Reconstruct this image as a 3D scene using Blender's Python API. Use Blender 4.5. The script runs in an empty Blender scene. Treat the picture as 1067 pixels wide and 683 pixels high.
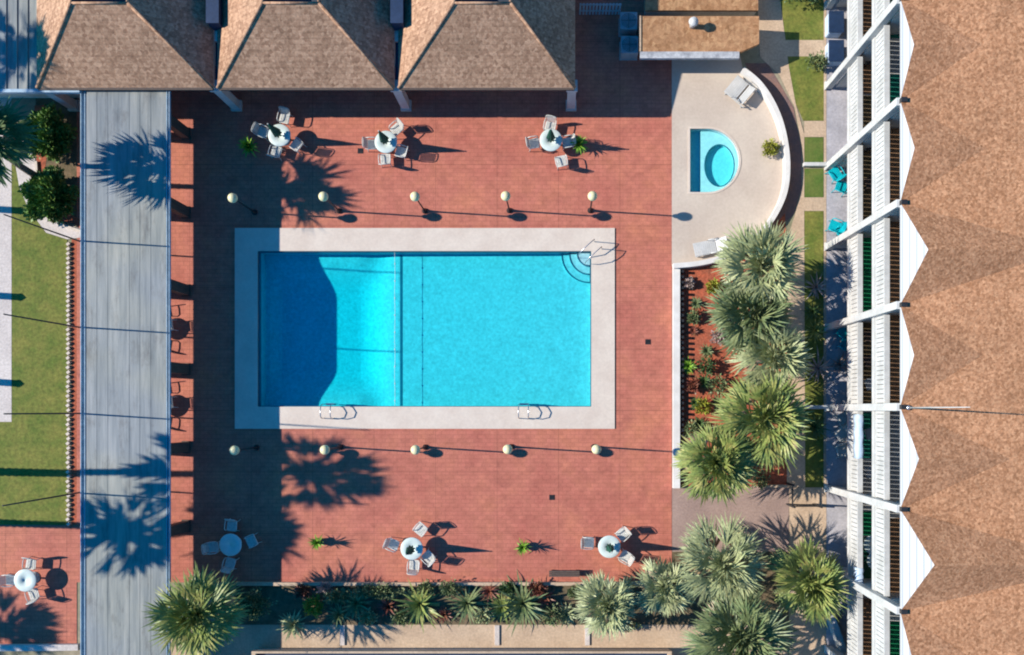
import bpy, bmesh, math, random
from mathutils import Vector, Matrix
PI = math.pi
H = 44.0; S = 21.0; NX, NY = 582.0, 428.0
C = bpy.context.scene.collection
def W(px, py, z=0.0):
    k = (H - z) / H
    return Vector(((px - NX) / S * k, (NY - py) / S * k, z))
def XY(px, py, z=0.0):
    v = W(px, py, z); return (v.x, v.y)

# ------------------------------------------------------------------ mesh builder
class MB:
    def __init__(s): s.v = []; s.f = []; s.sm = []
    def add(s, vs, fs, smooth=False):
        o = len(s.v); s.v += [tuple(v) for v in vs]
        s.f += [tuple(i + o for i in f) for f in fs]; s.sm += [smooth] * len(fs)
    def box(s, x0, y0, z0, x1, y1, z1, M=None):
        vs = [Vector((x, y, z)) for z in (z0, z1) for x, y in ((x0, y0), (x1, y0), (x1, y1), (x0, y1))]
        if M: vs = [M @ v for v in vs]
        s.add(vs, [(3,2,1,0),(4,5,6,7),(0,1,5,4),(1,2,6,5),(2,3,7,6),(3,0,4,7)])
    def cbox(s, c, size, rot=0):
        M = Matrix.Translation(Vector(c)) @ Matrix.Rotation(rot, 4, 'Z')
        a, b, d = size[0]/2, size[1]/2, size[2]/2
        s.box(-a, -b, -d, a, b, d, M)
    def tube(s, pts, r, n=8, r2=None, caps=True):
        pts = [Vector(p) for p in pts]; vs = []; m = len(pts)
        for i, p in enumerate(pts):
            t = (pts[min(i+1, m-1)] - pts[max(i-1, 0)]).normalized()
            a = t.cross(Vector((0,0,1)))
            if a.length < .05: a = t.cross(Vector((1,0,0)))
            a.normalize(); b = t.cross(a)
            q = r if r2 is None else r + (r2 - r) * i / (m - 1)
            for j in range(n):
                w = 2*PI*j/n; vs.append(p + a*math.cos(w)*q + b*math.sin(w)*q)
        fs = [(i*n+j, i*n+(j+1)%n, (i+1)*n+(j+1)%n, (i+1)*n+j) for i in range(m-1) for j in range(n)]
        s.add(vs, fs, True)
        if caps:
            o = len(s.v) - len(vs)
            s.f.append(tuple(o + j for j in range(n))); s.sm.append(False)
            s.f.append(tuple(o + (m-1)*n + n-1-j for j in range(n))); s.sm.append(False)
    def lathe(s, prof, c=(0,0,0), n=20, smooth=True, wob=None):
        vs = []; c = Vector(c)
        for r, z in prof:
            for j in range(n):
                w = 2*PI*j/n; q = r * (wob(w, z) if wob else 1)
                vs.append(c + Vector((math.cos(w)*q, math.sin(w)*q, z)))
        m = len(prof)
        fs = [(i*n+j, i*n+(j+1)%n, (i+1)*n+(j+1)%n, (i+1)*n+j) for i in range(m-1) for j in range(n)]
        s.add(vs, fs, smooth)
        o = len(s.v) - len(vs)
        if prof[0][0] > 1e-4: s.f.append(tuple(o + n-1-j for j in range(n))); s.sm.append(False)
        if prof[-1][0] > 1e-4: s.f.append(tuple(o + (m-1)*n + j for j in range(n))); s.sm.append(False)
    def prism(s, pts, z0, z1):
        n = len(pts)
        vs = [(x, y, z0) for x, y in pts] + [(x, y, z1) for x, y in pts]
        s.add(vs, [tuple(range(n))[::-1], tuple(range(n, 2*n))] + [(i, (i+1)%n, n+(i+1)%n, n+i) for i in range(n)])
    def build(s, name, m, parent=None, bevel=0):
        me = bpy.data.meshes.new(name); me.from_pydata(s.v, [], s.f)
        me.polygons.foreach_set('use_smooth', s.sm); me.materials.append(m); me.update()
        bm = bmesh.new(); bm.from_mesh(me)
        if len(s.f) < 6000: bmesh.ops.recalc_face_normals(bm, faces=bm.faces[:])
        bm.to_mesh(me); bm.free()
        o = bpy.data.objects.new(name, me); C.objects.link(o)
        if parent: o.parent = parent
        if bevel:
            b = o.modifiers.new('bevel', 'BEVEL'); b.width = bevel; b.segments = 2; b.limit_method = 'ANGLE'
        return o

def tag(o, label, cat, group=None, kind=None):
    o['label'] = label; o['category'] = cat
    if group: o['group'] = group
    if kind: o['kind'] = kind
    return o
def thing(name, label, cat, loc=(0,0,0), rz=0, group=None):
    o = bpy.data.objects.new(name, None); C.objects.link(o); o.empty_display_size = .2
    o.location = loc; o.rotation_euler = (0, 0, rz)
    return tag(o, label, cat, group)
def struct(o, kind='structure'):
    o['kind'] = kind; return o
def kids(o): return [c for c in bpy.data.objects if c.parent == o]
def copy_tree(o, parent=None):
    c = o.copy(); C.objects.link(c); c.parent = parent
    for ch in kids(o): copy_tree(ch, c)
    return c
def place(proto, state, loc, rz, label, group=None, scale=1):
    o = proto if not state else copy_tree(proto)
    state.append(o); o.location = loc; o.rotation_euler = (0, 0, rz); o.scale = (scale,)*3
    o['label'] = label
    if group: o['group'] = group
    return o
def sheet(name, outer, z, m, holes=(), world=False, kind='structure'):
    bm = bmesh.new(); edges = []
    for loop in [outer] + list(holes):
        pts = loop if world else [XY(*p) for p in loop]
        vs = [bm.verts.new((x, y, z)) for x, y in pts]
        edges += [bm.edges.new((vs[i], vs[(i+1) % len(vs)])) for i in range(len(vs))]
    bmesh.ops.triangle_fill(bm, use_beauty=True, use_dissolve=False, edges=edges)
    for f in bm.faces:
        if f.normal.z < 0: f.normal_flip()
    me = bpy.data.meshes.new(name); bm.to_mesh(me); bm.free(); me.materials.append(m)
    o = bpy.data.objects.new(name, me); C.objects.link(o); o['kind'] = kind
    return o

# ------------------------------------------------------------------ materials
def srgb(r, g, b):
    f = lambda c: (c/255/12.92 if c/255 <= .04045 else ((c/255+.055)/1.055)**2.4)
    return (f(r), f(g), f(b), 1)
def new_mat(name):
    m = bpy.data.materials.new(name); m.use_nodes = True
    nt = m.node_tree; return m, nt, nt.nodes['Principled BSDF'], nt.nodes, nt.links
def coords(nt, world, scale=(1,1,1), rot=(0,0,0)):
    mp = nt.nodes.new('ShaderNodeMapping'); mp.inputs['Scale'].default_value = scale; mp.inputs['Rotation'].default_value = rot
    if world:
        g = nt.nodes.new('ShaderNodeNewGeometry'); nt.links.new(g.outputs['Position'], mp.inputs['Vector'])
    else:
        g = nt.nodes.new('ShaderNodeTexCoord'); nt.links.new(g.outputs['Object'], mp.inputs['Vector'])
    return mp.outputs['Vector']
def noise(nt, vec, scale, detail=4, rough=.6):
    n = nt.nodes.new('ShaderNodeTexNoise'); n.inputs['Scale'].default_value = scale
    n.inputs['Detail'].default_value = detail; n.inputs['Roughness'].default_value = rough
    nt.links.new(vec, n.inputs['Vector']); return n.outputs['Fac']
def ramp(nt, fac, a, b, ca, cb, mid=None):
    r = nt.nodes.new('ShaderNodeValToRGB'); r.color_ramp.elements[0].position = a; r.color_ramp.elements[1].position = b
    r.color_ramp.elements[0].color = ca; r.color_ramp.elements[1].color = cb
    if mid: e = r.color_ramp.elements.new(mid[0]); e.color = mid[1]
    nt.links.new(fac, r.inputs['Fac']); return r.outputs['Color']
def mix(nt, a, b, fac, mode='MIX'):
    n = nt.nodes.new('ShaderNodeMix'); n.data_type = 'RGBA'; n.blend_type = mode
    for val, i in ((fac, 0), (a, 6), (b, 7)):
        if hasattr(val, 'links') or hasattr(val, 'is_linked'): nt.links.new(val, n.inputs[i])
        else: n.inputs[i].default_value = val
    return n.outputs[2]
def bump(nt, h, bsdf, strength=.3, dist=.02):
    b = nt.nodes.new('ShaderNodeBump'); b.inputs['Strength'].default_value = strength; b.inputs['Distance'].default_value = dist
    nt.links.new(h, b.inputs['Height']); nt.links.new(b.outputs['Normal'], bsdf.inputs['Normal'])
def g4(v): return (v, v, v, 1)
def mat(name, col, rough=.6, c2=None, scale=3, lo=.35, hi=.65, world=False, metallic=0, bs=0, stretch=(1,1,1), fine=0, spec=.3, fc=(.8,1.15)):
    m, nt, b, N, L = new_mat(name)
    b.inputs['Roughness'].default_value = rough; b.inputs['Metallic'].default_value = metallic
    b.inputs['Specular IOR Level'].default_value = spec
    v = coords(nt, world, stretch)
    c2 = c2 or tuple(x*.8 for x in col[:3]) + (1,)
    f = noise(nt, v, scale)
    c = ramp(nt, f, lo, hi, col, c2)
    if fine:
        f2 = noise(nt, v, fine, 3, .7); c = mix(nt, c, ramp(nt, f2, .3, .7, g4(fc[0]), g4(fc[1])), 1.0, 'MULTIPLY')
        bump(nt, f2, b, bs or .2)
    L.new(c, b.inputs['Base Color'])
    return m
M = {}
# brick-red stamped deck
def deck_mat():
    m, nt, b, N, L = new_mat('deck'); v = coords(nt, True)
    n1 = noise(nt, v, .35, 5, .65); n2 = noise(nt, v, 2.2, 5, .7); n3 = noise(nt, v, 14, 3, .7)
    c = ramp(nt, n1, .3, .72, (.42,.122,.083,1), (.53,.185,.10,1), (.5, (.47,.153,.098,1)))
    c = mix(nt, c, ramp(nt, n2, .3, .75, g4(.82), (1.16,1.17,1.22,1)), 1.0, 'MULTIPLY')
    c = mix(nt, c, ramp(nt, n3, .25, .75, g4(.86), g4(1.12)), 1.0, 'MULTIPLY')
    br = N.new('ShaderNodeTexBrick'); L.new(v, br.inputs['Vector'])
    br.inputs['Scale'].default_value = 1; br.inputs['Brick Width'].default_value = .40; br.inputs['Row Height'].default_value = .2
    br.inputs['Mortar Size'].default_value = .018; br.inputs['Mortar Smooth'].default_value = .4
    br.inputs['Color1'].default_value = g4(1.04); br.inputs['Color2'].default_value = g4(.93); br.inputs['Mortar'].default_value = g4(.80)
    c = mix(nt, c, br.outputs['Color'], 1.0, 'MULTIPLY')
    jt = N.new('ShaderNodeTexBrick'); L.new(v, jt.inputs['Vector']); jt.offset = 0
    jt.inputs['Scale'].default_value = 1; jt.inputs['Brick Width'].default_value = 3.05; jt.inputs['Row Height'].default_value = 3.05
    jt.inputs['Mortar Size'].default_value = .016; jt.inputs['Color1'].default_value = g4(1); jt.inputs['Color2'].default_value = g4(.97); jt.inputs['Mortar'].default_value = g4(.72)
    c = mix(nt, c, jt.outputs['Color'], 1.0, 'MULTIPLY')
    st = noise(nt, coords(nt, True, (1,1,1)), .9, 6, .75)
    c = mix(nt, c, ramp(nt, st, .54, .76, g4(1), (.70,.68,.72,1)), 1.0, 'MULTIPLY')
    L.new(c, b.inputs['Base Color']); b.inputs['Roughness'].default_value = .75; b.inputs['Specular IOR Level'].default_value = .2
    bump(nt, br.outputs['Fac'], b, .15, -.01)
    return m
M['deck'] = deck_mat()
M['coping'] = mat('coping', (.62,.52,.42,1), .7, (.56,.455,.365,1), .9, world=True, fine=8, fc=(.93,1.05), bs=.1)
M['spadeck'] = mat('spadeck', (.54,.445,.35,1), .75, (.47,.375,.295,1), .5, world=True, fine=7, fc=(.93,1.06), bs=.1)
M['plaster'] = mat('plaster', (.40,.48,.50,1), .6, (.47,.53,.55,1), 2.0, world=True, fine=6.0, fc=(.80,1.17))  # fine mottling paints the water's light ripples into the plaster colour
M['spa_plaster'] = mat('spa_plaster', (.60,.62,.62,1), .6, (.66,.67,.66,1), 3.0, world=True, fine=8, fc=(.9,1.08))
M['concrete'] = mat('concrete', (.54,.39,.26,1), .85, (.44,.31,.205,1), .8, world=True, fine=9)
M['pale_concrete'] = mat('pale_concrete', (.60,.52,.46,1), .85, (.50,.43,.38,1), .6, world=True, fine=9)
M['patio'] = mat('patio', (.44,.41,.42,1), .85, (.33,.31,.32,1), 1.1, world=True, fine=8)
M['pad'] = mat('pad', (.34,.235,.19,1), .85, (.28,.19,.155,1), .8, world=True, fine=10)
M['grass'] = mat('grass', (.10,.132,.020,1), .9, (.18,.17,.034,1), 1.1, world=True, fine=6, bs=.7, fc=(.66,1.3))
M['grassb'] = mat('grassb', (.075,.13,.02,1), .9, (.13,.15,.033,1), 1.5, world=True, fine=9, bs=.7)
M['mulch'] = mat('mulch', (.44,.105,.05,1), .95, (.28,.085,.045,1), 2.5, world=True, fine=9, bs=.8, fc=(.6,1.3))
M['ring_soil'] = mat('ring_soil', (.24,.13,.10,1), .95, (.17,.11,.10,1), 2.5, world=True, fine=12, bs=.6)
M['soil'] = mat('soil', (.19,.13,.075,1), .95, (.09,.075,.04,1), 2.5, world=True, fine=16, bs=.8)
M['ground'] = mat('ground', (.30,.25,.17,1), .95, (.20,.19,.11,1), .2, world=True, fine=4)
M['white'] = mat('white', (.56,.545,.51,1), .5, (.43,.42,.39,1), 1.1, fine=8, bs=.05, fc=(.9,1.06))
M['cream_wall'] = mat('cream_wall', (.70,.66,.60,1), .7, (.60,.55,.49,1), 1.5, world=True, fine=6, bs=.1, fc=(.9,1.05))
M['grey_trim'] = mat('grey_trim', (.52,.51,.50,1), .8, (.28,.28,.29,1), 3, world=True, fine=7, fc=(.8,1.1))
M['chair'] = mat('chair', (.62,.60,.54,1), .5, (.44,.43,.38,1), 7)
M['tabletop'] = mat('tabletop', (.58,.62,.57,1), .4, (.48,.56,.50,1), 4)
M['teal'] = mat('teal', (.0,.42,.46,1), .5, (.0,.30,.36,1), 4)
M['green_cloth'] = mat('green_cloth', (.006,.055,.035,1), .8, (.01,.085,.05,1), 5)
M['black'] = mat('black', (.018,.018,.02,1), .45, (.03,.03,.03,1), 4)
M['globe'] = mat('globe', (.72,.64,.36,1), .35, (.64,.55,.30,1), 3)
M['steel'] = mat('steel', (.55,.55,.56,1), .3, (.42,.42,.43,1), 4, metallic=.9)
M['turf'] = mat('turf', (.008,.22,.085,1), .9, (.006,.15,.06,1), 3, fine=20)
M['turf_teal'] = mat('turf_teal', (.01,.20,.14,1), .9, (.01,.13,.10,1), 3, fine=20)
M['brown_floor'] = mat('brown_floor', (.30,.17,.09,1), .85, (.19,.11,.065,1), 2, fine=10)
M['gutter'] = mat('gutter', (.36,.45,.50,1), .5, (.28,.37,.43,1), 2, fine=6)
M['stucco'] = mat('stucco', (.58,.50,.42,1), .9, (.50,.43,.36,1), 1, fine=9)
M['dark_wood'] = mat('dark_wood', (.11,.075,.055,1), .7, (.07,.05,.04,1), 2, stretch=(6,6,1))
M['glass'] = mat('glass', (.02,.03,.04,1), .08, (.03,.04,.05,1), 2, spec=.6)
M['terracotta'] = mat('terracotta', (.20,.10,.06,1), .8, (.14,.07,.05,1), 6)
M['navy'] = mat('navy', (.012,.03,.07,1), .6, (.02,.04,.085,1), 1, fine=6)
M['membrane'] = mat('membrane', (.05,.06,.08,1), .8, (.035,.045,.06,1), 1, fine=6)
M['trunk'] = mat('trunk', (.17,.12,.085,1), .95, (.09,.065,.045,1), 4, stretch=(1,1,6), fine=14, bs=.9)
M['grey'] = mat('grey', (.34,.35,.36,1), .6, (.25,.26,.27,1), 2, fine=8)
M['towel'] = mat('towel', (.38,.50,.62,1), .9, (.50,.58,.68,1), 3)
M['red'] = mat('red', (.35,.02,.03,1), .7)
M['darkline'] = mat('darkline', (.01,.10,.16,1), .5, (.015,.13,.19,1), 4)

def shingle(name, ca, cb, cc, row=.16, along='Y', scale=7.0, bands=.82, grain=9, gl=.78, gh=1.2):
    m, nt, b, N, L = new_mat(name); v = coords(nt, True)
    vo = N.new('ShaderNodeTexVoronoi'); vo.inputs['Scale'].default_value = scale; L.new(v, vo.inputs['Vector'])
    c = ramp(nt, vo.outputs['Color'], .1, .9, ca, cb, (.5, cc))
    n1 = noise(nt, v, .6, 5, .6); c = mix(nt, c, ramp(nt, n1, .3, .7, g4(.84), g4(1.12)), 1.0, 'MULTIPLY')
    n3 = noise(nt, v, grain, 3, .7); c = mix(nt, c, ramp(nt, n3, .32, .68, g4(gl), g4(gh)), 1.0, 'MULTIPLY')
    w = N.new('ShaderNodeTexWave'); w.bands_direction = along; w.wave_profile = 'SAW'; L.new(v, w.inputs['Vector'])
    w.inputs['Scale'].default_value = .314/row; w.inputs['Distortion'].default_value = .6; w.inputs['Detail Scale'].default_value = 3
    c = mix(nt, c, ramp(nt, w.outputs['Fac'], 0, .35, g4(bands), g4(1)), 1.0, 'MULTIPLY')
    L.new(c, b.inputs['Base Color']); b.inputs['Roughness'].default_value = .95; b.inputs['Specular IOR Level'].default_value = .1
    bump(nt, n3, b, .5, .03)
    return m
M['shingle'] = shingle('shingle', (.27,.15,.092,1), (.47,.285,.18,1), (.37,.215,.132,1), .2)
M['shingle_red'] = shingle('shingle_red', (.27,.125,.06,1), (.45,.235,.125,1), (.36,.175,.09,1), .35, 'X', 11.0, .93, 10, .7, 1.3)
M['gravel_roof'] = shingle('gravel_roof', (.30,.15,.07,1), (.46,.26,.13,1), (.38,.20,.10,1), .3, 'X', 5, .9)

def metal_roof_mat():
    m, nt, b, N, L = new_mat('metal_roof')
    v = coords(nt, True, (2.6, .16, 1)); n1 = noise(nt, v, 1.6, 6, .65)
    c = ramp(nt, n1, .3, .72, (.11,.13,.14,1), (.275,.28,.27,1), (.52, (.19,.205,.205,1)))
    v2 = coords(nt, True); n2 = noise(nt, v2, .22, 3, .5)
    c = mix(nt, c, ramp(nt, n2, .42, .62, (1,1,1,1), (1.2,1.12,.95,1)), 1.0, 'MULTIPLY')
    n4 = noise(nt, coords(nt, True, (1.4,.45,1)), 1.1, 7, .75)
    c = mix(nt, c, ramp(nt, n4, .52, .72, g4(1), (.52,.50,.50,1)), 1.0, 'MULTIPLY')
    L.new(c, b.inputs['Base Color']); b.inputs['Roughness'].default_value = .55; b.inputs['Metallic'].default_value = .0
    bump(nt, n2, b, .1)
    return m
M['metal_roof'] = metal_roof_mat()

def water_mat(name, density, col):
    m, nt, b, N, L = new_mat(name); N.remove(b); out = N['Material Output']
    tr = N.new('ShaderNodeBsdfTransparent'); gl = N.new('ShaderNodeBsdfGlossy'); gl.inputs['Roughness'].default_value = .06
    fr = N.new('ShaderNodeFresnel'); fr.inputs['IOR'].default_value = 1.33
    v = coords(nt, True); n = noise(nt, v, 5.0, 4, .6)
    bp = N.new('ShaderNodeBump'); bp.inputs['Strength'].default_value = .5; bp.inputs['Distance'].default_value = .03; L.new(n, bp.inputs['Height'])
    L.new(bp.outputs['Normal'], gl.inputs['Normal']); L.new(bp.outputs['Normal'], fr.inputs['Normal'])
    ge = N.new('ShaderNodeNewGeometry'); mu = N.new('ShaderNodeMath'); mu.operation = 'MULTIPLY'; iv = N.new('ShaderNodeMath'); iv.operation = 'SUBTRACT'; iv.inputs[0].default_value = 1
    L.new(ge.outputs['Backfacing'], iv.inputs[1]); L.new(iv.outputs[0], mu.inputs[0]); L.new(fr.outputs['Fac'], mu.inputs[1])
    mx = N.new('ShaderNodeMixShader'); L.new(mu.outputs[0], mx.inputs[0]); L.new(tr.outputs[0], mx.inputs[1]); L.new(gl.outputs[0], mx.inputs[2])
    L.new(mx.outputs[0], out.inputs['Surface'])
    va = N.new('ShaderNodeVolumeAbsorption'); va.inputs['Color'].default_value = col; va.inputs['Density'].default_value = density
    L.new(va.outputs[0], out.inputs['Volume'])
    return m
M['water'] = water_mat('water', 1.3, (0,.96,.985,1))
M['spa_water'] = water_mat('spa_water', 1.7, (0,.95,.965,1))

def leaf_mat(name, a, b_, c_, scale=1.6):
    m, nt, b, N, L = new_mat(name)
    v = coords(nt, False); n = noise(nt, v, scale, 4, .6); n2 = noise(nt, v, 11, 2, .6)
    c = ramp(nt, n, .34, .66, a, c_, (.5, b_))
    c = mix(nt, c, ramp(nt, n2, .3, .7, g4(.7), g4(1.35)), 1.0, 'MULTIPLY')
    L.new(c, b.inputs['Base Color']); b.inputs['Roughness'].default_value = .5; b.inputs['Specular IOR Level'].default_value = .35
    return m
M['leaf_silver'] = leaf_mat('leaf_silver', (.20,.23,.105,1), (.30,.325,.155,1), (.40,.40,.20,1))
M['leaf_green'] = leaf_mat('leaf_green', (.075,.115,.045,1), (.15,.185,.075,1), (.24,.26,.11,1))
M['leaf_yellow'] = leaf_mat('leaf_yellow', (.10,.15,.045,1), (.20,.24,.06,1), (.34,.31,.10,1))
M['leaf_dark'] = leaf_mat('leaf_dark', (.035,.075,.025,1), (.065,.115,.035,1), (.11,.15,.05,1))
M['leaf_bush'] = leaf_mat('leaf_bush', (.05,.11,.02,1), (.10,.19,.035,1), (.17,.26,.05,1))
M['leaf_bright'] = leaf_mat('leaf_bright', (.10,.24,.02,1), (.17,.30,.03,1), (.22,.34,.04,1))
M['leaf_lime'] = leaf_mat('leaf_lime', (.20,.23,.02,1), (.27,.26,.03,1), (.16,.20,.02,1))
M['leaf_dry'] = leaf_mat('leaf_dry', (.30,.22,.19,1), (.38,.29,.25,1), (.22,.17,.12,1))
M['leaf_dry2'] = leaf_mat('leaf_dry2', (.24,.17,.09,1), (.32,.23,.13,1), (.17,.13,.07,1))
M['leaf_red'] = leaf_mat('leaf_red', (.14,.04,.035,1), (.22,.07,.04,1), (.10,.09,.04,1))

# ------------------------------------------------------------------ plants
def strip(mb, p0, d, up, L, w, droop, seg=3, fold=.25):
    side = d.cross(up)
    if side.length < 1e-3: side = Vector((1,0,0))
    side.normalize(); p = p0.copy(); dd = d.normalized(); vs = []
    for i in range(seg + 1):
        t = i / seg; ww = w * (.55 + .9*t if t < .5 else 2.0*(1 - t) + .02)
        vs += [p - side*ww/2, p + side*ww/2]
        dd = (dd + Vector((0,0,-droop/seg))).normalized(); p = p + dd * (L/seg)
    mb.add(vs, [(2*i, 2*i+1, 2*i+3, 2*i+2) for i in range(seg)])
def fan_crown(R, n, rnd, nseg=11, w=.115, low=-30, high=86, spread=46, heart=110):
    mb = MB()
    for i in range(n):
        az = i * 2.39996 + rnd.uniform(-.3, .3); t = (i + .5) / n
        el = math.radians(high + (low - high) * t**.9 + rnd.uniform(-9, 9))
        d = Vector((math.cos(az)*math.cos(el), math.sin(az)*math.cos(el), math.sin(el)))
        r = R * rnd.uniform(.74, 1.12); pl = r * rnd.uniform(.42, .58)
        p1 = d * pl + Vector((0,0,-.05*t))
        mb.tube([(0,0,0), tuple(p1*.55 + Vector((0,0,.03))), tuple(p1)], .02, 4, .012, False)
        side = d.cross(Vector((0,0,1)))
        if side.length < .05: side = Vector((1,0,0))
        side.normalize(); up = side.cross(d).normalized()
        roll = rnd.uniform(-.5, .5); side, up = side*math.cos(roll) + up*math.sin(roll), up*math.cos(roll) - side*math.sin(roll)
        for k in range(nseg):
            a = math.radians(-spread + 2*spread*k/(nseg-1) + rnd.uniform(-4, 4))
            dd = (d*math.cos(a) + side*math.sin(a) + up*rnd.uniform(-.14,.18)).normalized()
            LL = (r - pl) * (.66 + .44*math.cos(a)) * rnd.uniform(.85, 1.12)
            strip(mb, p1, dd, up, LL, w * rnd.uniform(.8, 1.2), rnd.uniform(.1, .5), 3)
    for i in range(heart):
        az = rnd.uniform(0, 2*PI); el = math.radians(rnd.uniform(-10, 80)); d = Vector((math.cos(az)*math.cos(el), math.sin(az)*math.cos(el), math.sin(el)))
        strip(mb, d*.05 + Vector((0,0,rnd.uniform(-.25,.1))), d, Vector((rnd.uniform(-1,1),rnd.uniform(-1,1),1)), R*rnd.uniform(.28,.55), w*1.1, rnd.uniform(.2,.7), 3)
    return mb
def feather_crown(R, n, rnd, nl=20, w=.05, low=-20, high=78, ll=.42):
    mb = MB()
    for i in range(n):
        az = i*2.39996 + rnd.uniform(-.2,.2); t = (i+.5)/n
        el = math.radians(high + (low-high)*t**.8 + rnd.uniform(-6,6))
        d = Vector((math.cos(az)*math.cos(el), math.sin(az)*math.cos(el), math.sin(el)))
        L = R*1.15*rnd.uniform(.85,1.08); p = Vector((0,0,0)); pts = [p.copy()]; ns = 9
        dd = d.copy()
        for k in range(ns):
            dd = (dd + Vector((0,0,-.13))).normalized(); p = p + dd*L/ns; pts.append(p.copy())
        mb.tube(pts, .022, 4, .006, False)
        for k in range(nl):
            u = .14 + .86*k/(nl-1); fi = min(u*ns, ns-1e-4); a = int(fi); q = pts[a].lerp(pts[a+1], fi-a)
            tdir = (pts[a+1]-pts[a]).normalized(); side = tdir.cross(Vector((0,0,1)))
            if side.length < .05: side = Vector((-math.sin(az), math.cos(az), 0))
            side.normalize(); up = side.cross(tdir)
            for sg in (-1, 1):
                l = ll * (1 - .55*abs(u-.45)) * rnd.uniform(.85,1.15)
                v = (tdir*.75 + side*sg*.8 + up*rnd.uniform(.05,.4)).normalized()
                strip(mb, q, v, up, l, w, rnd.uniform(.2,.6), 2)
    return mb
def trunk_mb(h, r, lean=(0,0), n=10):
    mb = MB(); pts = []; m = 14
    for i in range(m+1):
        t = i/m; pts.append((lean[0]*t**1.5, lean[1]*t**1.5, h*t))
    mb.tube(pts, r*1.2, n, r*.8)
    rings = int(h/.22)
    for k in range(rings):
        t = (k+.5)/rings; q = r*(1.2-.4*t)
        mb.lathe([(q*1.0, -.05), (q*1.16, .03), (q*1.0, .05)], (lean[0]*t**1.5, lean[1]*t**1.5, h*t), n)
    return mb
def palm(name, px, py, zc, R, kind, m, label, cat, seed, group=None, n=44, lean=(0,0), **kw):
    c = W(px, py, zc); rnd = random.Random(seed)
    base = (c.x - lean[0], c.y - lean[1], 0)
    root = thing(name, label, cat, base, 0, group)
    trunk_mb(zc, .13 if zc > 2 else .1, lean).build('trunk', M['trunk'], root)
    mb = fan_crown(R, n, rnd, **kw) if kind == 'fan' else feather_crown(R, n, rnd, **kw)
    o = mb.build('crown', m, root); o.location = (lean[0], lean[1], zc)
    if zc > 1.5:
        o = fan_crown(R*.92, 10, rnd, 9, .12, -62, -22, 40, 0).build('dead_fronds', M['leaf_dry2'], root); o.location = (lean[0], lean[1], zc-.15)
    return root
def leaf_cloud(mb, c, rad, n, size, rnd, shell=.55):
    for i in range(n):
        u = Vector((rnd.gauss(0,1), rnd.gauss(0,1), rnd.gauss(0,1))).normalized()
        if u.z < -.3: u.z = -u.z
        q = rnd.uniform(shell, 1.0) * (1 + .16*math.sin(u.x*7+c[0]*3) + .14*math.sin(u.y*8+c[1]*5) )
        p = Vector((c[0]+u.x*rad[0]*q, c[1]+u.y*rad[1]*q, c[2]+u.z*rad[2]*q))
        d = (u + Vector((rnd.uniform(-.9,.9), rnd.uniform(-.9,.9), rnd.uniform(-.5,.9)))).normalized()
        sd = d.cross(Vector((rnd.uniform(-1,1), rnd.uniform(-1,1), rnd.uniform(-1,1)))).normalized()
        s = size*rnd.uniform(.6,1.3)
        mb.add([p, p+d*s*.5+sd*s*.28, p+d*s, p+d*s*.5-sd*s*.28], [(0,1,2,3)])
def bush(px, py, rad, m, label, seed, size=.13, n=1500, group=None, name='bush'):
    c = W(px, py, 0); rnd = random.Random(seed)
    root = thing(name, label, 'bush', (c.x, c.y, 0), 0, group)
    t = MB()
    for k in range(6):
        a = k*PI/3; t.tube([(0,0,0), (math.cos(a)*rad[0]*.35, math.sin(a)*rad[1]*.35, rad[2]*.7), (math.cos(a)*rad[0]*.6, math.sin(a)*rad[1]*.6, rad[2]*1.2)], .03, 5, .012)
    t.build('stem', M['trunk'], root)
    mb = MB(); leaf_cloud(mb, (0,0,rad[2]), rad, n, size, rnd, .35)
    mb.build('foliage', m, root)
    return root
def rosette(px, py, R, m, label, seed, n=26, w=.06, name='spiky_plant', cat='plant', group=None, pot=None, z0=.05):
    c = W(px, py, 0); rnd = random.Random(seed)
    root = thing(name, label, cat, (c.x, c.y, 0), 0, group)
    if pot:
        p = MB(); p.lathe([(.13,0),(.2,.34),(.22,.34),(.22,.38),(.18,.38),(.17,.33),(0.001,.33)], n=18); p.build('pot', M['terracotta'], root); z0 = .33
    mb = MB()
    for i in range(n):
        az = i*2.39996; t = (i+.5)/n; el = math.radians(80 - 68*t + rnd.uniform(-8,8))
        d = Vector((math.cos(az)*math.cos(el), math.sin(az)*math.cos(el), math.sin(el)))
        strip(mb, Vector((0,0,z0)), d, Vector((0,0,1)), R*rnd.uniform(.8,1.15), w, rnd.uniform(.3,1.0), 4)
    o = mb.build('leaves', m, root)
    if pot: o.scale = (1.1, 1.1, 2.0); o.location.z = -.3
    return root
# ================================================================== SETTING
PX0, PX1, PY0, PY1 = 269, 616, 262, 424        # water edge at ground level
def rect(x0, y0, x1, y1): return [(x0,y0),(x1,y0),(x1,y1),(x0,y1)]
spa_c = (731, 167); spa_r = 33
def spa_outline(gx=0, n=26):
    # flat side left, round right
    x0, cx, cy, r = 719 + gx, 737, 167.5, 33 - gx
    pts = [(x0, cy + r), (x0, cy - r)]
    for i in range(n + 1):
        a = -PI/2 + PI*i/n
        pts.append((cx + math.cos(a)*r, cy + math.sin(a)*r))
    return pts
BIG = [(-6000,-6000),(6500,-6000),(6500,6500),(-6000,6500)]
sheet('ground', BIG, -.02, M['ground'], [rect(PX0-3,PY0-3,PX1+3,PY1+3), rect(716,131,773,204)])
WALL = [(774,72),(790,85),(803,103),(813,125),(819,150),(821,175),(818,200),(808,223),(793,243),(772,260),(748,270),(725,275),(702,277)]
sheet('pool_deck', [(80,-120),(700,-120),(700,607),(80,607)], 0, M['deck'], [rect(248,241,638,444)])
sheet('side_terrace', [(-300,548),(80,548),(80,673),(-300,673)], 0, M['deck'])
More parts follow.
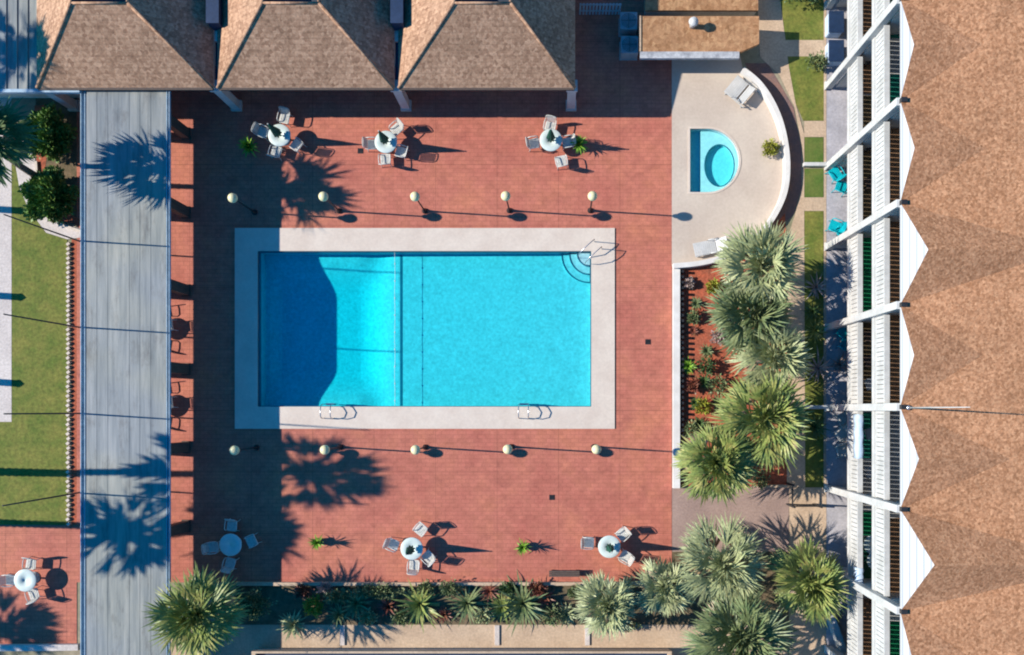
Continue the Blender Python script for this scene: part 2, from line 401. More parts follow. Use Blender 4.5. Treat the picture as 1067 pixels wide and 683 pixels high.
sheet('spa_deck', [(700,52),(770,52)] + WALL[0:12] + [(702,277),(700,277)], .006, M['spadeck'], [spa_outline()])
# pool coping: a raised slab ring
def ring(name, outer, inner, z0, z1, m):
    mb = MB(); o = [XY(*p) for p in outer]; i_ = [XY(*p) for p in inner]; n = len(o)
    vs = [(x,y,z1) for x,y in o] + [(x,y,z1) for x,y in i_] + [(x,y,z0) for x,y in o] + [(x,y,z0) for x,y in i_]
    fs = []
    for k in range(n):
        j = (k+1) % n
        fs += [(k,j,n+j,n+k), (k,2*n+k,2*n+j,j), (n+k,n+j,3*n+j,3*n+k)]
    mb.add(vs, fs); ob = mb.build(name, m); struct(ob); return ob
ring('pool_coping', rect(245,238,640.5,447), rect(PX0,PY0,PX1,PY1), -.12, .05, M['coping'])
# pool basin: floor with sloping sides, deep to the left
def sm(t): t = min(1, max(0, t)); return t*t*(3-2*t)
def depth(px, py):
    c = 1.52 - .62*sm((px-366)/47) - .14*min(1, max(0, (px-413)/203))
    s_ = 1.0 if px < 366 else 1.0 + (c-1.0)*sm((px-366)/47)
    e = sm(min((py-PY0)/46, (PY1-py)/40)*.94 + .03)
    d = s_ + (c-s_)*e
    if px < 300: d = 1.2 + (d-1.2)*sm((px-PX0)/18) if d > 1.2 else d
    return d
mb = MB(); nx, ny = 90, 48
xs = [PX0 + (PX1-PX0)*i/nx for i in range(nx+1)]; ys = [PY0 + (PY1-PY0)*j/ny for j in range(ny+1)]
mb.add([(*XY(x, y), -depth(x, y)) for y in ys for x in xs],
       [(j*(nx+1)+i, j*(nx+1)+i+1, (j+1)*(nx+1)+i+1, (j+1)*(nx+1)+i) for j in range(ny) for i in range(nx)])
for loop in ([(x, PY0) for x in xs], [(x, PY1) for x in xs], [(PX0, y) for y in ys], [(PX1, y) for y in ys]):
    n = len(loop)
    mb.add([(*XY(*p), .02) for p in loop] + [(*XY(*p), -depth(*p)) for p in loop], [(i, i+1, n+i+1, n+i) for i in range(n-1)])
struct(mb.build('pool_basin', M['plaster']))
mb = MB(); x0, y1 = XY(PX0-1, PY0-1); x1, y0 = XY(PX1+1, PY1+1); mb.box(x0, y0, -2.3, x1, y1, -.12)
struct(mb.build('pool_water', M['water']))
# waterline tile band inside the pool and the dark line across its floor
mb = MB()
for x0, y0, x1, y1 in ((PX0,PY0,PX1,PY0+.7),(PX0,PY1-.7,PX1,PY1),(PX0,PY0+.7,PX0+.7,PY1-.7),(PX1-.7,PY0+.7,PX1,PY1-.7)):
    a = XY(x0, y1); b = XY(x1, y0); mb.box(a[0], a[1], -.34, b[0], b[1], -.05)
struct(mb.build('pool_tile_band', M['darkline']))
mb = MB(); ysl = [PY0 + 1 + (PY1-PY0-2)*j/40 for j in range(41)]
vs = []
for y in ysl:
    for x in (413.5, 416.0): vs.append((*XY(x, y), -depth(x, y) + .012))
mb.add(vs, [(2*i, 2*i+1, 2*i+3, 2*i+2) for i in range(40)]); struct(mb.build('pool_floor_line', M['darkline']))
# quarter round steps in the top right corner
for k, (r, z) in enumerate(((30, -.66), (22, -.46), (14, -.26))):
    mb = MB(); c = (PX1-1.2, PY0+1.2)
    pts = [c] + [(c[0] + math.cos(PI/2 + PI/2*i/16)*r, c[1] + math.sin(PI/2 + PI/2*i/16)*r) for i in range(17)]
    mb.prism([XY(*p) for p in pts], -.86, z); struct(mb.build('pool_step', M['plaster']))
    mb = MB(); arc = [(c[0] + math.cos(PI/2 + PI/2*i/16)*(r-.6), c[1] + math.sin(PI/2 + PI/2*i/16)*(r-.6)) for i in range(17)]
    mb.tube([(*XY(*p), z+.01) for p in arc], .03, 6); struct(mb.build('step_edge', M['darkline']))
# spa basin
def loopwall(mb, pts, z0, z1):
    n = len(pts); mb.add([(*XY(*p), z0) for p in pts] + [(*XY(*p), z1) for p in pts], [(i, (i+1)%n, n+(i+1)%n, n+i) for i in range(n)])
o1 = spa_outline()
mb = MB(); loopwall(mb, o1, -.53, .006)
mb.add([(*XY(*p), -.53) for p in o1], [tuple(range(len(o1)))])
struct(mb.build('spa_basin', M['spa_plaster']))
mb = MB()
inn = [(750.5 + math.cos(2*PI*i/30)*15.5, 171 + math.sin(2*PI*i/30)*22) for i in range(30)]
dout = [(731, 200), (731, 135)] + [(737 + math.cos(-PI/2+PI*k/26)*32.6, 167.5 + math.sin(-PI/2+PI*k/26)*32.6) for k in range(27)]
sheet('spa_bench_top', dout, -.30, M['spa_plaster'], [inn])
vs = [(*XY(*p), -.30) for p in inn] + [(*XY(*p), -.52) for p in inn]
mb.add(vs, [(i,(i+1)%30,30+(i+1)%30,30+i) for i in range(30)])
mb.add([(*XY(731,200),-.30),(*XY(731,135),-.30),(*XY(731,135),-.52),(*XY(731,200),-.52)], [(0,1,2,3)])
struct(mb.build('spa_bench', M['spa_plaster']))
mb = MB(); mb.tube([(*XY(*p), -.29) for p in inn + inn[:1]], .022, 5); struct(mb.build('spa_bench_edge', M['darkline']))
mb = MB(); mb.prism([XY(*p) for p in spa_outline(-.5)], -1.1, -.10); struct(mb.build('spa_water', M['spa_water']))
ring('spa_coping', spa_outline(-2.2), spa_outline(.0), -.08, .03, M['coping'])

# right hand grounds
sheet('garden_path', [(786,-60),(792,60),(812,78),(828,112),(836,155),(836,195),(828,225),(820,250),(820,508),(839,508),(838,250),(838,140),(829,108),(822,70),(805,-60)], .005, M['concrete'])
sheet('lawn_strip', [(806,-60),(860,-60),(860,126),(837,126),(829,108),(822,70)], 0, M['grass'])
for a in (rect(812,42,860,59), rect(838,126.3,860,143), rect(838,206,860,220)): sheet('cross_path', a, .009, M['concrete'])
for a in (rect(838.3,143.3,858,170), rect(838.3,176,858,205.7)): sheet('lawn_square', a, .003, M['grassb'])
sheet('lawn_edge', rect(838.3,220.3,858,508), .003, M['grass'])
sheet('patio_floor', rect(861,-80,900,700), .004, M['patio'])
sheet('patio_border', rect(858.3,-80,861,640), .012, M['concrete'])
sheet('red_bed', [(710,279),(755,272),(800,246),(818,222),(819.7,252),(819.7,507),(710,507)], -.004, M['mulch'])
sheet('ring_bed', [(776,66),(800,66),(827,112),(835,155),(835,196),(827,224),(806,243),(770,270),(700,282),(700,262),(770,255),(815,205),(818,150),(800,104)], -.006, M['ring_soil'])
sheet('ramp_pad', [(700.3,507.3),(822,507.3),(822,575),(700.3,575)], .001, M['pad'])
sheet('yard_paving', rect(822.3,508.3,861,700), -.001, M['concrete'])
sheet('corner_bed', rect(700.3,575.3,821.7,655), -.008, M['soil'])
# bottom bed and service path
sheet('planting_bed', rect(246,608,700,651), -.004, M['soil'])
sheet('service_path', rect(100,651.3,821,760), -.002, M['concrete'])
# left hand grounds
sheet('lawn', [(12.3,150),(20,195),(30,219),(48,243),(70,250),(70,547),(-60,547),(-60,440),(12.3,440)], .002, M['grass'])
sheet('entry_path', [(-300,100),(12,100),(12,439.7),(-300,439.7)], .001, M['pale_concrete'])
sheet('curved_path', [(12.3,150),(34,120),(37,175),(41,208),(55,230),(90,240),(90,247),(70,249.5),(48,242.6),(30,218.6),(20,194.6)], .006, M['pale_concrete'])
sheet('shrub_bed', [(37,96),(100,96),(100,239),(55,229),(41,207),(38,175)], -.005, M['soil'])
sheet('shrub_bed_edge', [(36,110),(46,110),(50,150),(46,185),(56,214),(90,232),(90,238),(55,228),(41.4,206),(38,175)], .001, M['mulch'])
sheet('flower_strip', rect(74.5,250,96,547), -.003, M['mulch'])
# sky is the world (sky texture) set at the end

# ================================================================== WALKWAY
wx0, wx1 = W(84,0,2.8).x, W(175,0,2.8).x; wy1 = W(0,93,2.8).y; wy0 = -19.0
root = thing('covered_walkway', 'long grey ribbed metal walkway roof on posts beside the pool deck', 'walkway', (wx0, wy0, 0))
def rel(root):
    return -Vector(root.location)
r0 = rel(root)
def shift(mb, d): mb.v = [(x+d[0], y+d[1], z+d[2]) for x,y,z in mb.v]; return mb
mb = MB(); mb.box(wx0+.22, wy0, 2.66, wx1-.1, wy1, 2.76)
x = wx0 + .22
while x < wx1 - .2:
    mb.box(x-.018, wy0, 2.762, x+.018, wy1, 2.768); x += 1.0
for k in range(9): 
    xx = wx0 + .22 + .5 + k*.5
    if k % 4 == 0 and xx < wx1-.2: mb.box(xx-.01, wy0, 2.762, xx+.01, wy1, 2.768)
shift(mb, r0).build('roof_panel', M['metal_roof'], root)
for a, b in ((wx0-.02, wx0+.2), (wx1-.08, wx1+.06)):
    mb = MB(); mb.box(a, wy0, 2.62, b, wy1, 2.66); mb.box(a, wy0, 2.663, a+.03, wy1, 2.79); mb.box(b-.03, wy0, 2.663, b, wy1, 2.79)
    shift(mb, r0).build('gutter', M['gutter'], root)
colY = [XY(0, y)[1] for y in (58, 140, 222, 303, 385, 466, 548, 630, 712)]
for xx in (wx0+.35, wx1-.30):
    mb = MB(); mb.box(xx-.08, wy0, 2.44, xx+.08, wy1, 2.618); shift(mb, r0).build('beam', M['dark_wood'], root)
    for y in colY[1:]:
        mb = MB(); mb.box(xx-.17, y-.25, .0, xx+.17, y+.25, 2.438); mb.box(xx-.21, y-.3, 0.0, xx+.21, y+.3, .12)
        shift(mb, r0).build('column', M['dark_wood'], root)
# ================================================================== METAL ROOF BUILDING, TOP LEFT
root = thing('side_building', 'flat building with pale ribbed metal roof at the upper left corner', 'building', (-29, 15, 0)); r0 = rel(root)
ax, bx = -34.0, -22.75; ay = W(0,93,2.9).y
mb = MB(); mb.box(ax, ay, 2.80, bx, 27, 2.90)
x = ax+.4
while x < bx: mb.box(x-.02, ay, 2.901, x+.02, 27, 2.94); x += .5
shift(mb, r0).build('roof_panel', M['metal_roof'], root)
mb = MB(); mb.box(ax, ay-.16, 2.7, -22.2, ay-.003, 2.93); shift(mb, r0).build('gutter', M['gutter'], root)
mb = MB(); mb.box(ax+.5, ay+.6, 0, bx-.5, 26.5, 2.798); shift(mb, r0).build('wall', M['stucco'], root)
for x in (-32, -29, -26):
    mb = MB(); mb.box(x-.6, ay+.56, .9, x+.6, ay+.597, 2.1); w = shift(mb, r0).build('window', M['glass'], root)
    mb = MB(); mb.box(x-.7, ay+.5, .8, x+.7, ay+.595, .895); shift(mb, r0).build('sill', M['white'], w)

# ================================================================== CLUBHOUSE
root = thing('clubhouse', 'clubhouse with three brown shingled hip roofs along the top of the deck', 'building', (-11, 16, 0)); r0 = rel(root)
EY = 14.92; EZ = 3.0; TZ = 5.30; IN = 2.87
mb = MB(); mb.box(-24.0, 17.1, 0, .55, 31.5, 2.93); shift(mb, r0).build('wall', M['stucco'], root)
for cx in (-20.04, -11.69, -3.32):
    x0, x1, y0, y1 = cx-4.09, cx+4.09, EY, 32.5
    a = [(x0,y0,EZ),(x1,y0,EZ),(x1,y1,EZ),(x0,y1,EZ)]
    t = [(x0+IN,y0+IN,TZ),(x1-IN,y0+IN,TZ),(x1-IN,y1-IN,TZ),(x0+IN,y1-IN,TZ)]
    mb = MB(); mb.add(a + t, [(0,1,5,4),(1,2,6,5),(2,3,7,6),(3,0,4,7)])
    rf = shift(mb, r0).build('roof', M['shingle'], root)
    mb = MB(); n = [(x, y, EZ-.16) for x,y,z in a]; mb.add([(x,y,EZ-.003) for x,y,z in a] + n, [(0,4,5,1),(1,5,6,2),(2,6,7,3),(3,7,4,0),(4,7,6,5)])
    shift(mb, r0).build('fascia', M['stucco'], rf)
    mb = MB(); mb.box(x0+.05, y0-.09, EZ-.12, x1-.05, y0-.003, EZ-.02); shift(mb, r0).build('gutter', M['dark_wood'], rf)
    w = [(x,y,TZ-1.1) for x,y,z in t]
    mb = MB(); mb.add(t + w, [(0,1,5,4),(1,2,6,5),(2,3,7,6),(3,0,4,7),(4,5,6,7)])
    shift(mb, r0).build('roof_well', M['membrane'], rf)
    mb = MB()   # hip and rim caps
    for i in range(4):
        mb.tube([a[i], t[i]], .07, 6); mb.tube([t[i], t[(i+1)%4]], .06, 6)
    shift(mb, r0).build('ridge_cap', M['shingle'], rf)
for x in (-15.86, -7.5):
    mb = MB(); mb.box(x-.09, EY+.1, EZ-.3, x+.09, 32, EZ-.22); shift(mb, r0).build('valley_gutter', M['navy'], root)
    mb = MB(); mb.box(x-.10, 17.6, EZ-.2, x+.42, 19.8, EZ+.75); mb.box(x-.13, 17.57, EZ+.751, x+.45, 19.83, EZ+.80)
    shift(mb, r0).build('roof_duct', M['navy'], root)
for x in (-24.0, -15.95, -7.55, .62):
    mb = MB(); mb.box(x-.2, EY-.02, 0, x+.2, EY+.38, 2.82); mb.box(x-.26, EY-.08, 0, x+.26, EY+.44, .18); mb.box(x-.26, EY-.08, 2.66, x+.26, EY+.44, 2.822)
    shift(mb, r0).build('column', M['white'], root)
for cx in (-20.04, -11.69, -3.32):
    for dx in (-2.2, 2.2):
        mb = MB(); mb.box(cx+dx-.8, 17.04, .9, cx+dx+.8, 17.097, 2.2); w = shift(mb, r0).build('window', M['glass'], root)
        mb = MB()
        for q in (-.85, 0, .85): mb.box(cx+dx+q-.04, 17.0, .85, cx+dx+q+.04, 17.038, 2.25)
        mb.box(cx+dx-.9, 16.99, .78, cx+dx+.9, 17.038, .848); shift(mb, r0).build('frame', M['white'], w)
    mb = MB(); mb.box(cx-.5, 17.03, 0, cx+.5, 17.097, 2.15); d = shift(mb, r0).build('door', M['dark_wood'], root)
    mb = MB(); mb.tube([(cx+.38, 17.0, .95), (cx+.38, 17.0, 1.15)], .015, 6); shift(mb, r0).build('handle', M['steel'], d)

# ================================================================== GRAVEL ROOF OUTBUILDING, TOP
Z = 1.5; x0 = W(668,0,Z).x; x1 = W(791,0,Z).x; y0 = W(0,61,Z).y; y1 = W(0,17,Z).y
root = thing('pump_house', 'small flat building with orange gravel roof and white front edge above the spa', 'building', (x0, y0, 0)); r0 = rel(root)
mb = MB(); mb.box(x0+.1, y0+1.25, 0, x1-.05, y1, Z-.2); shift(mb, r0).build('wall', M['stucco'], root)
mb = MB(); mb.prism([(x0, y0+.32), (x1-.85, y0+.32), (x1, y0+.7), (x1, y1), (x0, y1)], Z-.197, Z)
shift(mb, r0).build('roof', M['gravel_roof'], root)
mb = MB(); mb.box(x0-.05, y0, Z-.197, x1-.95, y0+.317, Z+.02); shift(mb, r0).build('parapet', M['grey_trim'], root)
mb = MB(); mb.box(x0-.08, y0+.32, Z-.19, x0-.003, y1, Z+.05); shift(mb, r0).build('side_trim', M['concrete'], root)
mb = MB(); mb.box(x0+.5, y0+1.17, 0, x0+1.5, y0+1.247, 1.25); shift(mb, r0).build('door', M['dark_wood'], root)
p = W(722,25,1.8)
root = thing('roof_vent', 'white capped vent pipe on the orange gravel roof', 'vent', (p.x, p.y, Z))
mb = MB(); mb.lathe([(.13,0),(.13,.5)], n=16); mb.build('pipe', M['white'], root)
mb = MB(); mb.lathe([(.2,.48),(.24,.52),(.2,.62),(.02,.68),(0.001,.68)], n=16); mb.build('cap', M['white'], root)
Z2 = .9
x0b, x1b = W(672,0,Z2).x, W(790,0,Z2).x; y0b = W(0,11,Z2).y
root = thing('annex', 'lower annex with orange gravel roof behind the small flat building', 'building', (x0b, y0b, 0)); r0 = rel(root)
mb = MB(); mb.box(x0b+.05, y0b+.05, 0, x1b-.05, 27, Z2-.15); shift(mb, r0).build('wall', M['stucco'], root)
mb = MB(); mb.box(x0b, y0b, Z2-.147, x1b, 27, Z2); shift(mb, r0).build('roof', M['gravel_roof'], root)
# air conditioners in the shade
for (px, py, lab) in ((655, 22, 'grey air conditioner in the shade left of the small flat building, farther from the pool'), (656, 47, 'grey air conditioner in the shade left of the small flat building, nearer the pool')):
    c = W(px, py, .8); root = thing('air_conditioner', lab, 'air conditioner', (c.x, c.y, 0), 0, 'air conditioners beside the small flat building')
    mb = MB(); mb.box(-.42,-.42,.06,.42,.42,.85); mb.box(-.45,-.45,0,.45,.45,.057); mb.build('casing', M['grey'], root, .02)
    mb = MB()
    for k in range(5): mb.tube([(math.cos(2*PI*i/20)*(.07+.07*k), math.sin(2*PI*i/20)*(.07+.07*k), .87) for i in range(21)], .008, 4)
    for k in range(4): mb.tube([(0,0,.875),(math.cos(k*PI/2)*.36, math.sin(k*PI/2)*.36,.875)], .008, 4)
    mb.build('fan_grille', M['black'], root)
# picket fence at top
a, b = W(604,4,1.2), W(648,4,1.2)
root = thing('picket_fence', 'pale picket fence closing the shaded passage beside the clubhouse', 'fence', (a.x, a.y, 0)); r0 = rel(root)
mb = MB(); x = a.x
while x < b.x: mb.box(x, a.y-.02, .05, x+.09, a.y+.02, 1.2); x += .16
shift(mb, r0).build('pickets', M['gutter'], root)
mb = MB(); 
for z in (.3, .95): mb.box(a.x, a.y+.021, z, b.x, a.y+.06, z+.08)
shift(mb, r0).build('rail', M['gutter'], root)

# ================================================================== HOTEL, RIGHT
def siding():
    m, nt, b, N, L = new_mat('siding'); v = coords(nt, True)
    w = N.new('ShaderNodeTexWave'); w.bands_direction = 'Z'; w.inputs['Scale'].default_value = .314/.22; L.new(v, w.inputs['Vector'])
    c = ramp(nt, w.outputs['Fac'], .0, .35, (.24,.255,.28,1), (.43,.425,.42,1)); L.new(c, b.inputs['Base Color']); b.inputs['Roughness'].default_value = .5
    return m
M['siding'] = siding()
FX = 13.48; PITCH = 3.985; corner = lambda i: .14 + PITCH*i
I0, I1 = -7, 8
root = thing('hotel', 'three storey hotel wing with white balconies and brown shingle gabled roof', 'building', (FX, 0, 0)); r0 = rel(root)
yA, yB = corner(I0), corner(I1)
BW = FX + 2.1
mb = MB(); mb.box(BW, yA, 0, 30, yB, 9.2); shift(mb, r0).build('wall', M['stucco'], root)
for zt in (2.95, 6.2):
    mb = MB(); mb.box(FX, yA, zt-.28, BW-.003, yB, zt); shift(mb, r0).build('balcony_slab', M['white'], root)
mb = MB(); mb.box(FX+.1, yA, 9.2, 30, yB, 9.3); shift(mb, r0).build('soffit', M['white'], root)
rail_mb = MB()
L_ = PITCH - .32
rail_mb.box(.02, 0, .02, .08, L_, .1); rail_mb.box(-.03, 0, 1.10, .19, L_, 1.2)
n = int(L_/.2)
for k in range(n+1):
    y = .02 + k*(L_-.14)/n; rail_mb.box(.02, y, .1, .06, y+.172, 1.10)
rail_mb.box(-.02, 0, -.30, -.003, L_, .0)
proto_r = None
for zt in (2.95, 6.2):
    for i in range(I0, I1):
        if proto_r is None: o = proto_r = rail_mb.build('railing', M['white'], root)
        else: o = proto_r.copy(); C.objects.link(o)
        o.location = (FX + r0[0], corner(i)+.16, zt)
mb0 = MB(); mb0.box(-.25, -.15, 0, .05, .15, 9.3); mb0.box(-.30, -.2, 0, -.251, .2, .2)
pc = None
for i in range(I0, I1+1):
    if pc is None: o = pc = mb0.build('column', M['white'], root)
    else: o = pc.copy(); C.objects.link(o)
    o.location = (FX + r0[0], corner(i), 0)
# sliding doors and partitions behind the balconies
dm = MB(); dm.box(-.05, .5, .0, -.003, 3.4, 2.3); fm = MB()
for y in (.44, 1.9, 3.4): fm.box(-.09, y, 0, -.052, y+.09, 2.35)
fm.box(-.09, .53, 2.302, -.052, 3.4, 2.38)
pm = MB(); pm.box(.25, -.06, 0, 2.09, .06, 2.6)
dp = None
for zt in (.02, 2.953, 6.203):
    for i in range(I0, I1):
        if dp is None:
            d = dp = dm.build('sliding_door', M['glass'], root); f = fm.build('frame', M['white'], d); pp = pm.build('partition', M['white'], root); p2 = pp
        else:
            d = dp.copy(); C.objects.link(d); f = f.copy(); C.objects.link(f); f.parent = d; p2 = pp.copy(); C.objects.link(p2)
        d.location = (BW + r0[0], corner(i), zt); p2.location = (FX + r0[0], corner(i), zt)
# balcony floor coverings: (storey z, photo y0, y1, material)
for zt, ya, yb, mm in ((2.95,-60,98,'brown_floor'),(2.95,100,238,'soil'),(2.95,248,326,'turf'),(2.95,328,425,'soil'),(2.95,430,478,'turf_teal'),(2.95,480,520,'grey'),(2.95,533,558,'turf'),(2.95,560,620,'green_cloth'),(2.95,624,700,'brown_floor'),
                       (6.2,-80,40,'turf_teal'),(6.2,44,76,'grey'),(6.2,78,114,'turf_teal'),(6.2,118,318,'brown_floor'),(6.2,322,424,'brown_floor'),(6.2,430,535,'grey'),(6.2,540,635,'brown_floor'),(6.2,648,740,'turf')):
    y1 = W(0,ya,zt).y; y0 = W(0,yb,zt).y
    mb = MB(); mb.box(FX+.24, y0, zt+.003, BW-.12, y1, zt+.02); shift(mb, r0).build('floor_mat', M[mm], root)
# roof
ez = 9.42; ex = FX - .12; slope = .15; XR = 25.5
def rz(x): return ez + slope*(x-ex)
mb = MB(); mb.add([(ex+.06,yA,rz(ex+.06)),(XR,yA,rz(XR)),(XR,yB,rz(XR)),(ex+.06,yB,rz(ex+.06))], [(0,1,2,3)])
mb.add([(XR,yA,rz(XR)),(XR+12,yA,ez),(XR+12,yB,ez),(XR,yB,rz(XR))], [(0,1,2,3)])
gs = {-7:1.4,-6:2.0,-5:1.4,-4:1.2,-3:1.3,-2:3.15,-1:1.75,0:1.3,1:2.6,2:1.35,3:1.3,4:1.4,5:2.0,6:1.3,7:1.4}
for i in range(I0, I1):
    g = gs[i]; ya, yb = corner(i), corner(i+1); ym = (ya+yb)/2
    sb = g*.28; g *= .34
    vs = [(ex-.04, ya, ez+.006), (ex-.04, yb, ez+.006), (ex+sb-.04, ym, ez+g+.006), (ex+g/slope, ym, ez+g+.003)]
    mb.add(vs, [(0,2,3),(1,3,2)])
roof = shift(mb, r0).build('roof', M['shingle_red'], root)
for i in range(I0, I1):
    g = gs[i]; ya, yb = corner(i)+.02, corner(i+1)-.02; ym = (ya+yb)/2; sb = g*.28; g *= .34
    mb = MB(); mb.add([(ex, ya, ez-.12), (ex, yb, ez-.12), (ex+sb, ym, ez+g-.03), (ex+.12, ya, ez-.12), (ex+.12, yb, ez-.12), (ex+sb+.12, ym, ez+g-.04), (ex,ya,ez),(ex,yb,ez),(ex+.12,ya,ez),(ex+.12,yb,ez)],
           [(0,1,7,2,6),(3,8,5,9,4),(0,3,4,1),(6,2,5,8),(2,7,9,5)])
    shift(mb, r0).build('gable', M['siding'], roof)
    mb = MB(); mb.box(ex-.03, corner(i)-.09, ez-.1, ex+.2, corner(i)+.09, ez+.14); shift(mb, r0).build('scupper', M['black'], roof)
mb = MB(); mb.box(FX-.03, yA, ez-.34, FX+.09, yB, ez-.125); shift(mb, r0).build('eave_gutter', M['grey'], root)
c = W(949,424.5,9.6); root = thing('roof_mast', 'thin white mast standing on the eave of the brown hotel roof', 'mast', (FX+.12, c.y-.02, 9.4))
mb = MB(); mb.tube([(0,0,0),(0,0,5.3)], .035, 8, .012); mb.build('pole', M['white'], root); mb = MB(); mb.lathe([(.1,0.06),(.1,.14),(.04,.2)], n=12); mb.build('base', M['steel'], root)
# kerbs between the patios and lawn
for py, x0 in ((172.8, 836), (424.5, 838)):
    a = XY(x0, py); b = XY(862, py)
    mb = MB(); mb.box(a[0], a[1]-.09, 0, b[0], a[1]+.09, .3); o = mb.build('low_wall', M['white'], None, .015)
    tag(o, 'low white wall crossing the narrow lawn ' + ('level with the spa' if py < 200 else 'behind the big palms'), 'wall')

# ================================================================== BOTTOM STRUCTURE
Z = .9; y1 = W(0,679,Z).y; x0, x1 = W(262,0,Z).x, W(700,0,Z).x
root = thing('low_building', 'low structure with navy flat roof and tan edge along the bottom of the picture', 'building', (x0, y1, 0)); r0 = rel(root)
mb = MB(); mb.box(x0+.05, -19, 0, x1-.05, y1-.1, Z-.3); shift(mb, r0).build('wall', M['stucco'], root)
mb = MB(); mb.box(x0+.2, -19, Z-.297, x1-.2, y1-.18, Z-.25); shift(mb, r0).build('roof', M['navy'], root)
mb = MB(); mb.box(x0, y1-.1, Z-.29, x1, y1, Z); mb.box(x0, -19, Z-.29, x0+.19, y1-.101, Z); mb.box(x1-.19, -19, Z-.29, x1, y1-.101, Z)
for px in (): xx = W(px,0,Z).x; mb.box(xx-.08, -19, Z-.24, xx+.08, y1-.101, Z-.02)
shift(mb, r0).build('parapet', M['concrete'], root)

# ================================================================== WALLS
# curved white wall round the spa
def path_wall(name, pts, h, th, m, label, cat='wall', z=0, conv=True):
    P = [Vector((*(XY(*p, h) if conv else p), 0)) for p in pts]
    L1, L2 = [], []
    for i, p in enumerate(P):
        t = (P[min(i+1,len(P)-1)] - P[max(i-1,0)]).normalized(); nrm = Vector((-t.y, t.x, 0))
        L1.append(p + nrm*th/2); L2.append(p - nrm*th/2)
    o = P[0]; n = len(P); mb = MB()
    vs = [q - o + Vector((0,0,zz)) for zz in (z, h) for q in L1 + L2]
    fs = []
    for i in range(n-1):
        fs += [(i, i+1, 2*n+i+1, 2*n+i), (n+i, 3*n+i, 3*n+i+1, n+i+1), (2*n+i, 2*n+i+1, 3*n+i+1, 3*n+i)]
    fs += [(0, 2*n, 3*n, n), (n-1, 2*n-1, 4*n-1, 3*n-1)]
    mb.add(vs, fs); ob = mb.build(name, m); ob.location = (o.x, o.y, 0); tag(ob, label, cat); return ob
def smooth(pts, k=4):
    out = []
    for i in range(len(pts)-1):
        p0, p1, p2, p3 = pts[max(i-1,0)], pts[i], pts[i+1], pts[min(i+2,len(pts)-1)]
        for j in range(k):
            t = j/k
            out.append(tuple(.5*((2*p1[a]) + (-p0[a]+p2[a])*t + (2*p0[a]-5*p1[a]+4*p2[a]-p3[a])*t*t + (-p0[a]+3*p1[a]-3*p2[a]+p3[a])*t**3) for a in (0,1)))
    return out + [pts[-1]]
path_wall('curved_wall', smooth(WALL), .52, .24, M['cream_wall'], 'curved white wall round the cream spa deck')
path_wall('planter_wall', [(705,279),(705,400),(705,509)], .3, .34, M['cream_wall'], 'straight white planter wall between pool deck and red bed')
path_wall('bed_kerb', [(246,609),(480,609),(699,608.5)], .22, .16, M['concrete'], 'low tan kerb between pool deck and bottom planting bed')
path_wall('terrace_kerb', [(-60,676),(40,675.5),(81,675)], .25, .3, M['pale_concrete'], 'pale kerb along the bottom of the small side terrace')
path_wall('bed_end_wall', [(790,507),(822,507)], .3, .12, M['concrete'], 'short pale wall closing the bottom of the red bed')
path_wall('patio_end_wall', [(866,640),(873,660),(884,690)], .8, .3, M['white'], 'short slanting white wall by the bottom hotel patio')
# picket rail along planter wall
a = XY(711.5, 281, .3); b = XY(711.5, 500, .3)
root = thing('planter_railing', 'low black picket railing along the white planter wall', 'railing', (a[0], b[1], 0)); Lr = a[1]-b[1]
mb = MB(); k = 0; y = 0
while y < Lr: mb.cbox((0, y, .19), (.09, .13, .38)); y += .27
mb.build('pickets', M['black'], root)
mb = MB(); mb.box(-.06, 0, .2, -.046, Lr, .24); mb.build('rail', M['black'], root)
# scalloped edging
root = None
a = XY(72, 250); b = XY(72, 546); mb = MB(); y = b[1]
while y < a[1]: mb.cbox((a[0]+.02*math.sin(y*40), y, .05), (.16, .13, .14), .7); y += .235
o = mb.build('brick_edging', M['coping']); tag(o, 'zigzag row of pale edging bricks between lawn and red flower strip', 'edging')
mb = MB()
path_wall('border_kerb', smooth([(37,168),(41,205),(54,229),(84,241)]), .1, .12, M['coping'], 'curving pale kerb round the two clipped bushes')
# gate frame on path
a = W(826,528,1.1); root = thing('garden_gate', 'black metal gate frame standing open at the end of the garden path', 'gate', (a.x, a.y, 0))
w_ = 1.3
for x in (0, w_):
    mb = MB(); mb.box(x-.04,-.04,0,x+.04,.04,1.5); mb.build('post', M['black'], root)
mb = MB(); mb.box(.04,-.02,1.05,w_-.04,.02,1.1); mb.box(.04,-.02,.15,w_-.04,.02,.2)
for k in range(8): mb.box(.15+k*.14,-.012,.2,.17+k*.14,.012,1.05)
mb.build('gate_panel', M['black'], root)
mb = MB(); mb.box(-.03,.04,1.05,.03,1.0,1.1); mb.box(-.04,1.0,0,.04,1.08,1.25); mb.build('side_rail', M['black'], root)
